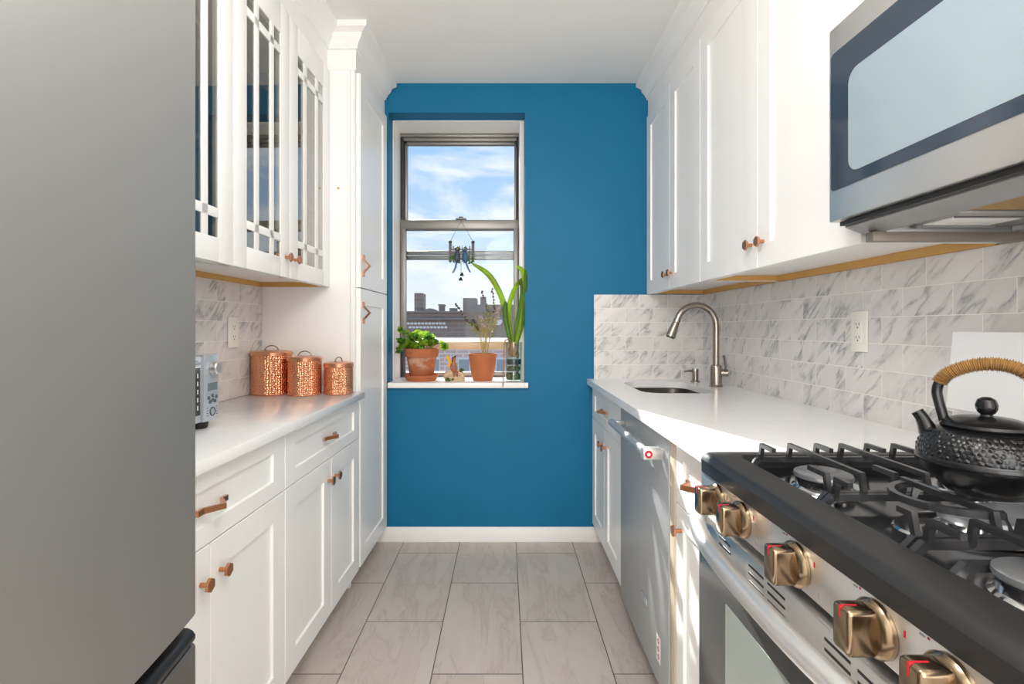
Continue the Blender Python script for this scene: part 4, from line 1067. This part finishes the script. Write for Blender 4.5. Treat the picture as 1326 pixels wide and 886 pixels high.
for r_ in range(2):
    for k in range(11):
        px = 529 + k * 4.6 + r_ * 2.3; x, z = far(px, 419 + r_ * 5, YF); m.box((x - .13, YF - .10, z - .10), (x + .13, YF - .001, z + .10), .02)
part('lattice', m, M['bwin'], bd, 'pale blocks along the parapet')
m = MB(); x, z = far(645, 418, YF); m.cyl((x, YF - .3, z + .15), (x, YF - .02, z + .15), .38, n=24); m.cyl((x, YF - .02, z), (x, YF, z), .06)
part('satellite_dish', m, M['bwin'], bd, 'pale satellite dish')
YN = 21.0
bb = thing('brick_building', 'pale pink brick building facing the bottom of the window', 'building', (-2, YN, zg))
a, zt = far(470, 446, YN); c, _ = far(720, 446, YN)
part('wall', MB().box((a, YN, zg), (c, YN + 8, zt)), M['brickp'], bb)
part('coping', MB().box((a, YN - .12, zt), (c, YN + 8, zt + .12)), M['bldd'], bb)
for px in (562, 601, 650, 512):
    x, z = far(px, 464, YN); w, h = .26, 1.3
    wf = part('window', MB().box((x - w, YN - .06, z - h), (x + w, YN - .001, z)), M['bwin'], bb, 'white framed window')
    m = MB(); m.box((x - w + .05, YN - .075, z - h / 2 + .03), (x + w - .05, YN - .0605, z - .05)); m.box((x - w + .05, YN - .075, z - h + .05), (x + w - .05, YN - .0605, z - h / 2 - .03)); part('pane', m, M['bgl'], wf)
solo('street_ground', MB().box((-90, 6, zg - .2), (60, 160, zg)), M['ground'], kind='structure')

# ------------------------------------------------------------------ sky
w = bpy.data.worlds.new('sky'); sc.world = w; w.use_nodes = True; t = w.node_tree; t.nodes.clear()
class WT(NT):
    def __init__(s): s.t = t
x = WT(); x.out = x.n('ShaderNodeOutputWorld'); tc = x.n('ShaderNodeTexCoord'); sp = x.n('ShaderNodeSeparateXYZ', {0: tc.outputs['Generated']})
zz = sp.outputs[2]
sky = x.ramp(zz, [(0.0, lin('#e8eff6')), (.10, lin('#d9e9fa')), (.22, lin('#bcd9f8')), (.42, lin('#9fc8f4')), (1.0, lin('#5c94dc'))])
cv = x.n('ShaderNodeMapping', {0: tc.outputs['Generated'], 'Scale': (3.2, 2.0, 9.0), 'Location': (1.3, 0, .42)}).outputs[0]
cn = x.noise(cv, 1.45, 7, .55, .35)
cm = x.ramp(cn, [(.47, (0, 0, 0)), (.60, (1, 1, 1))])
fade = x.ramp(zz, [(0.0, (1, 1, 1)), (.55, (.6, .6, .6)), (1, (.2, .2, .2))])
col = x.mix(x.math('MULTIPLY', cm, fade), sky, (1.0, 1.0, 1.0, 1))
hz = x.ramp(zz, [(.02, (.75, .75, .75)), (.16, (0, 0, 0))]); col = x.mix(hz, col, (1, 1, 1, 1))
gnd = x.ramp(zz, [(0.0, (1, 1, 1)), (.002, (0, 0, 0))]); below = x.math('LESS_THAN', zz, -.01)
col = x.mix(below, col, lin('#a5a29d'))
bgn = x.n('ShaderNodeBackground', {0: col, 1: SKY_STRENGTH}); t.links.new(bgn.outputs[0], x.out.inputs[0])

# ------------------------------------------------------------------ lights
def light(name_, typ, loc, rot, energy, color=(1, 1, 1), **k):
    d = bpy.data.lights.new(name_, typ); d.energy = energy; d.color = color
    for a_, v_ in k.items(): setattr(d, a_, v_)
    o = bpy.data.objects.new(name_, d); COL.objects.link(o); o.location = loc; o.rotation_euler = rot; return o
sd_ = Vector((.314, -.949, -.66))
light('sun', 'SUN', (-3, 8, 8), sd_.to_track_quat('-Z', 'Y').to_euler(), SUN, (1, .95, .88), angle=math.radians(.6))
light('rear_fill', 'AREA', (-.05, -2.6, 1.35), (math.radians(90), 0, math.radians(180) * 0), REAR, (1.0, .985, .97), shape='RECTANGLE', size=1.9, size_y=1.9)  # added fill panel behind the eye, not an actual window
light('overhead_fill', 'AREA', (0, -1.3, 2.49), (0, 0, 0), FILL_TOP, (1, .985, .965), shape='RECTANGLE', size=1.8, size_y=1.8)  # unseen fill panel under the ceiling, added to brighten the room
light('aisle_fill', 'POINT', (-.02, .55, 1.98), (0, 0, 0), FILL_AISLE, (1, .975, .94), shadow_soft_size=.2)  # added out-of-frame fill, lifts the cabinet fronts and ceiling; no fixture here

# ------------------------------------------------------------------ camera and output
cam = bpy.data.cameras.new('camera'); co = bpy.data.objects.new('camera', cam); COL.objects.link(co)
cam.sensor_width = 36; cam.sensor_fit = 'HORIZONTAL'; cam.lens = F / 1326 * 36; cam.clip_start = .02; cam.clip_end = 500
co.location = (0, 0, EYE); co.rotation_euler = (math.radians(90), 0, 0)
cam.shift_x = 9 / 1326; cam.shift_y = -18 / 1326
sc.camera = co
vs_ = sc.view_settings; sc.display_settings.display_device = 'sRGB'
vs_.view_transform = 'Standard'; vs_.look = 'None'; vs_.exposure = EXPO; vs_.gamma = 1; vs_.use_curve_mapping = False
sc.cycles.max_bounces = 12; sc.cycles.diffuse_bounces = 6; sc.cycles.transparent_max_bounces = 16
sc.cycles.use_denoising = True
sc.cycles.sample_clamp_indirect = 6.0
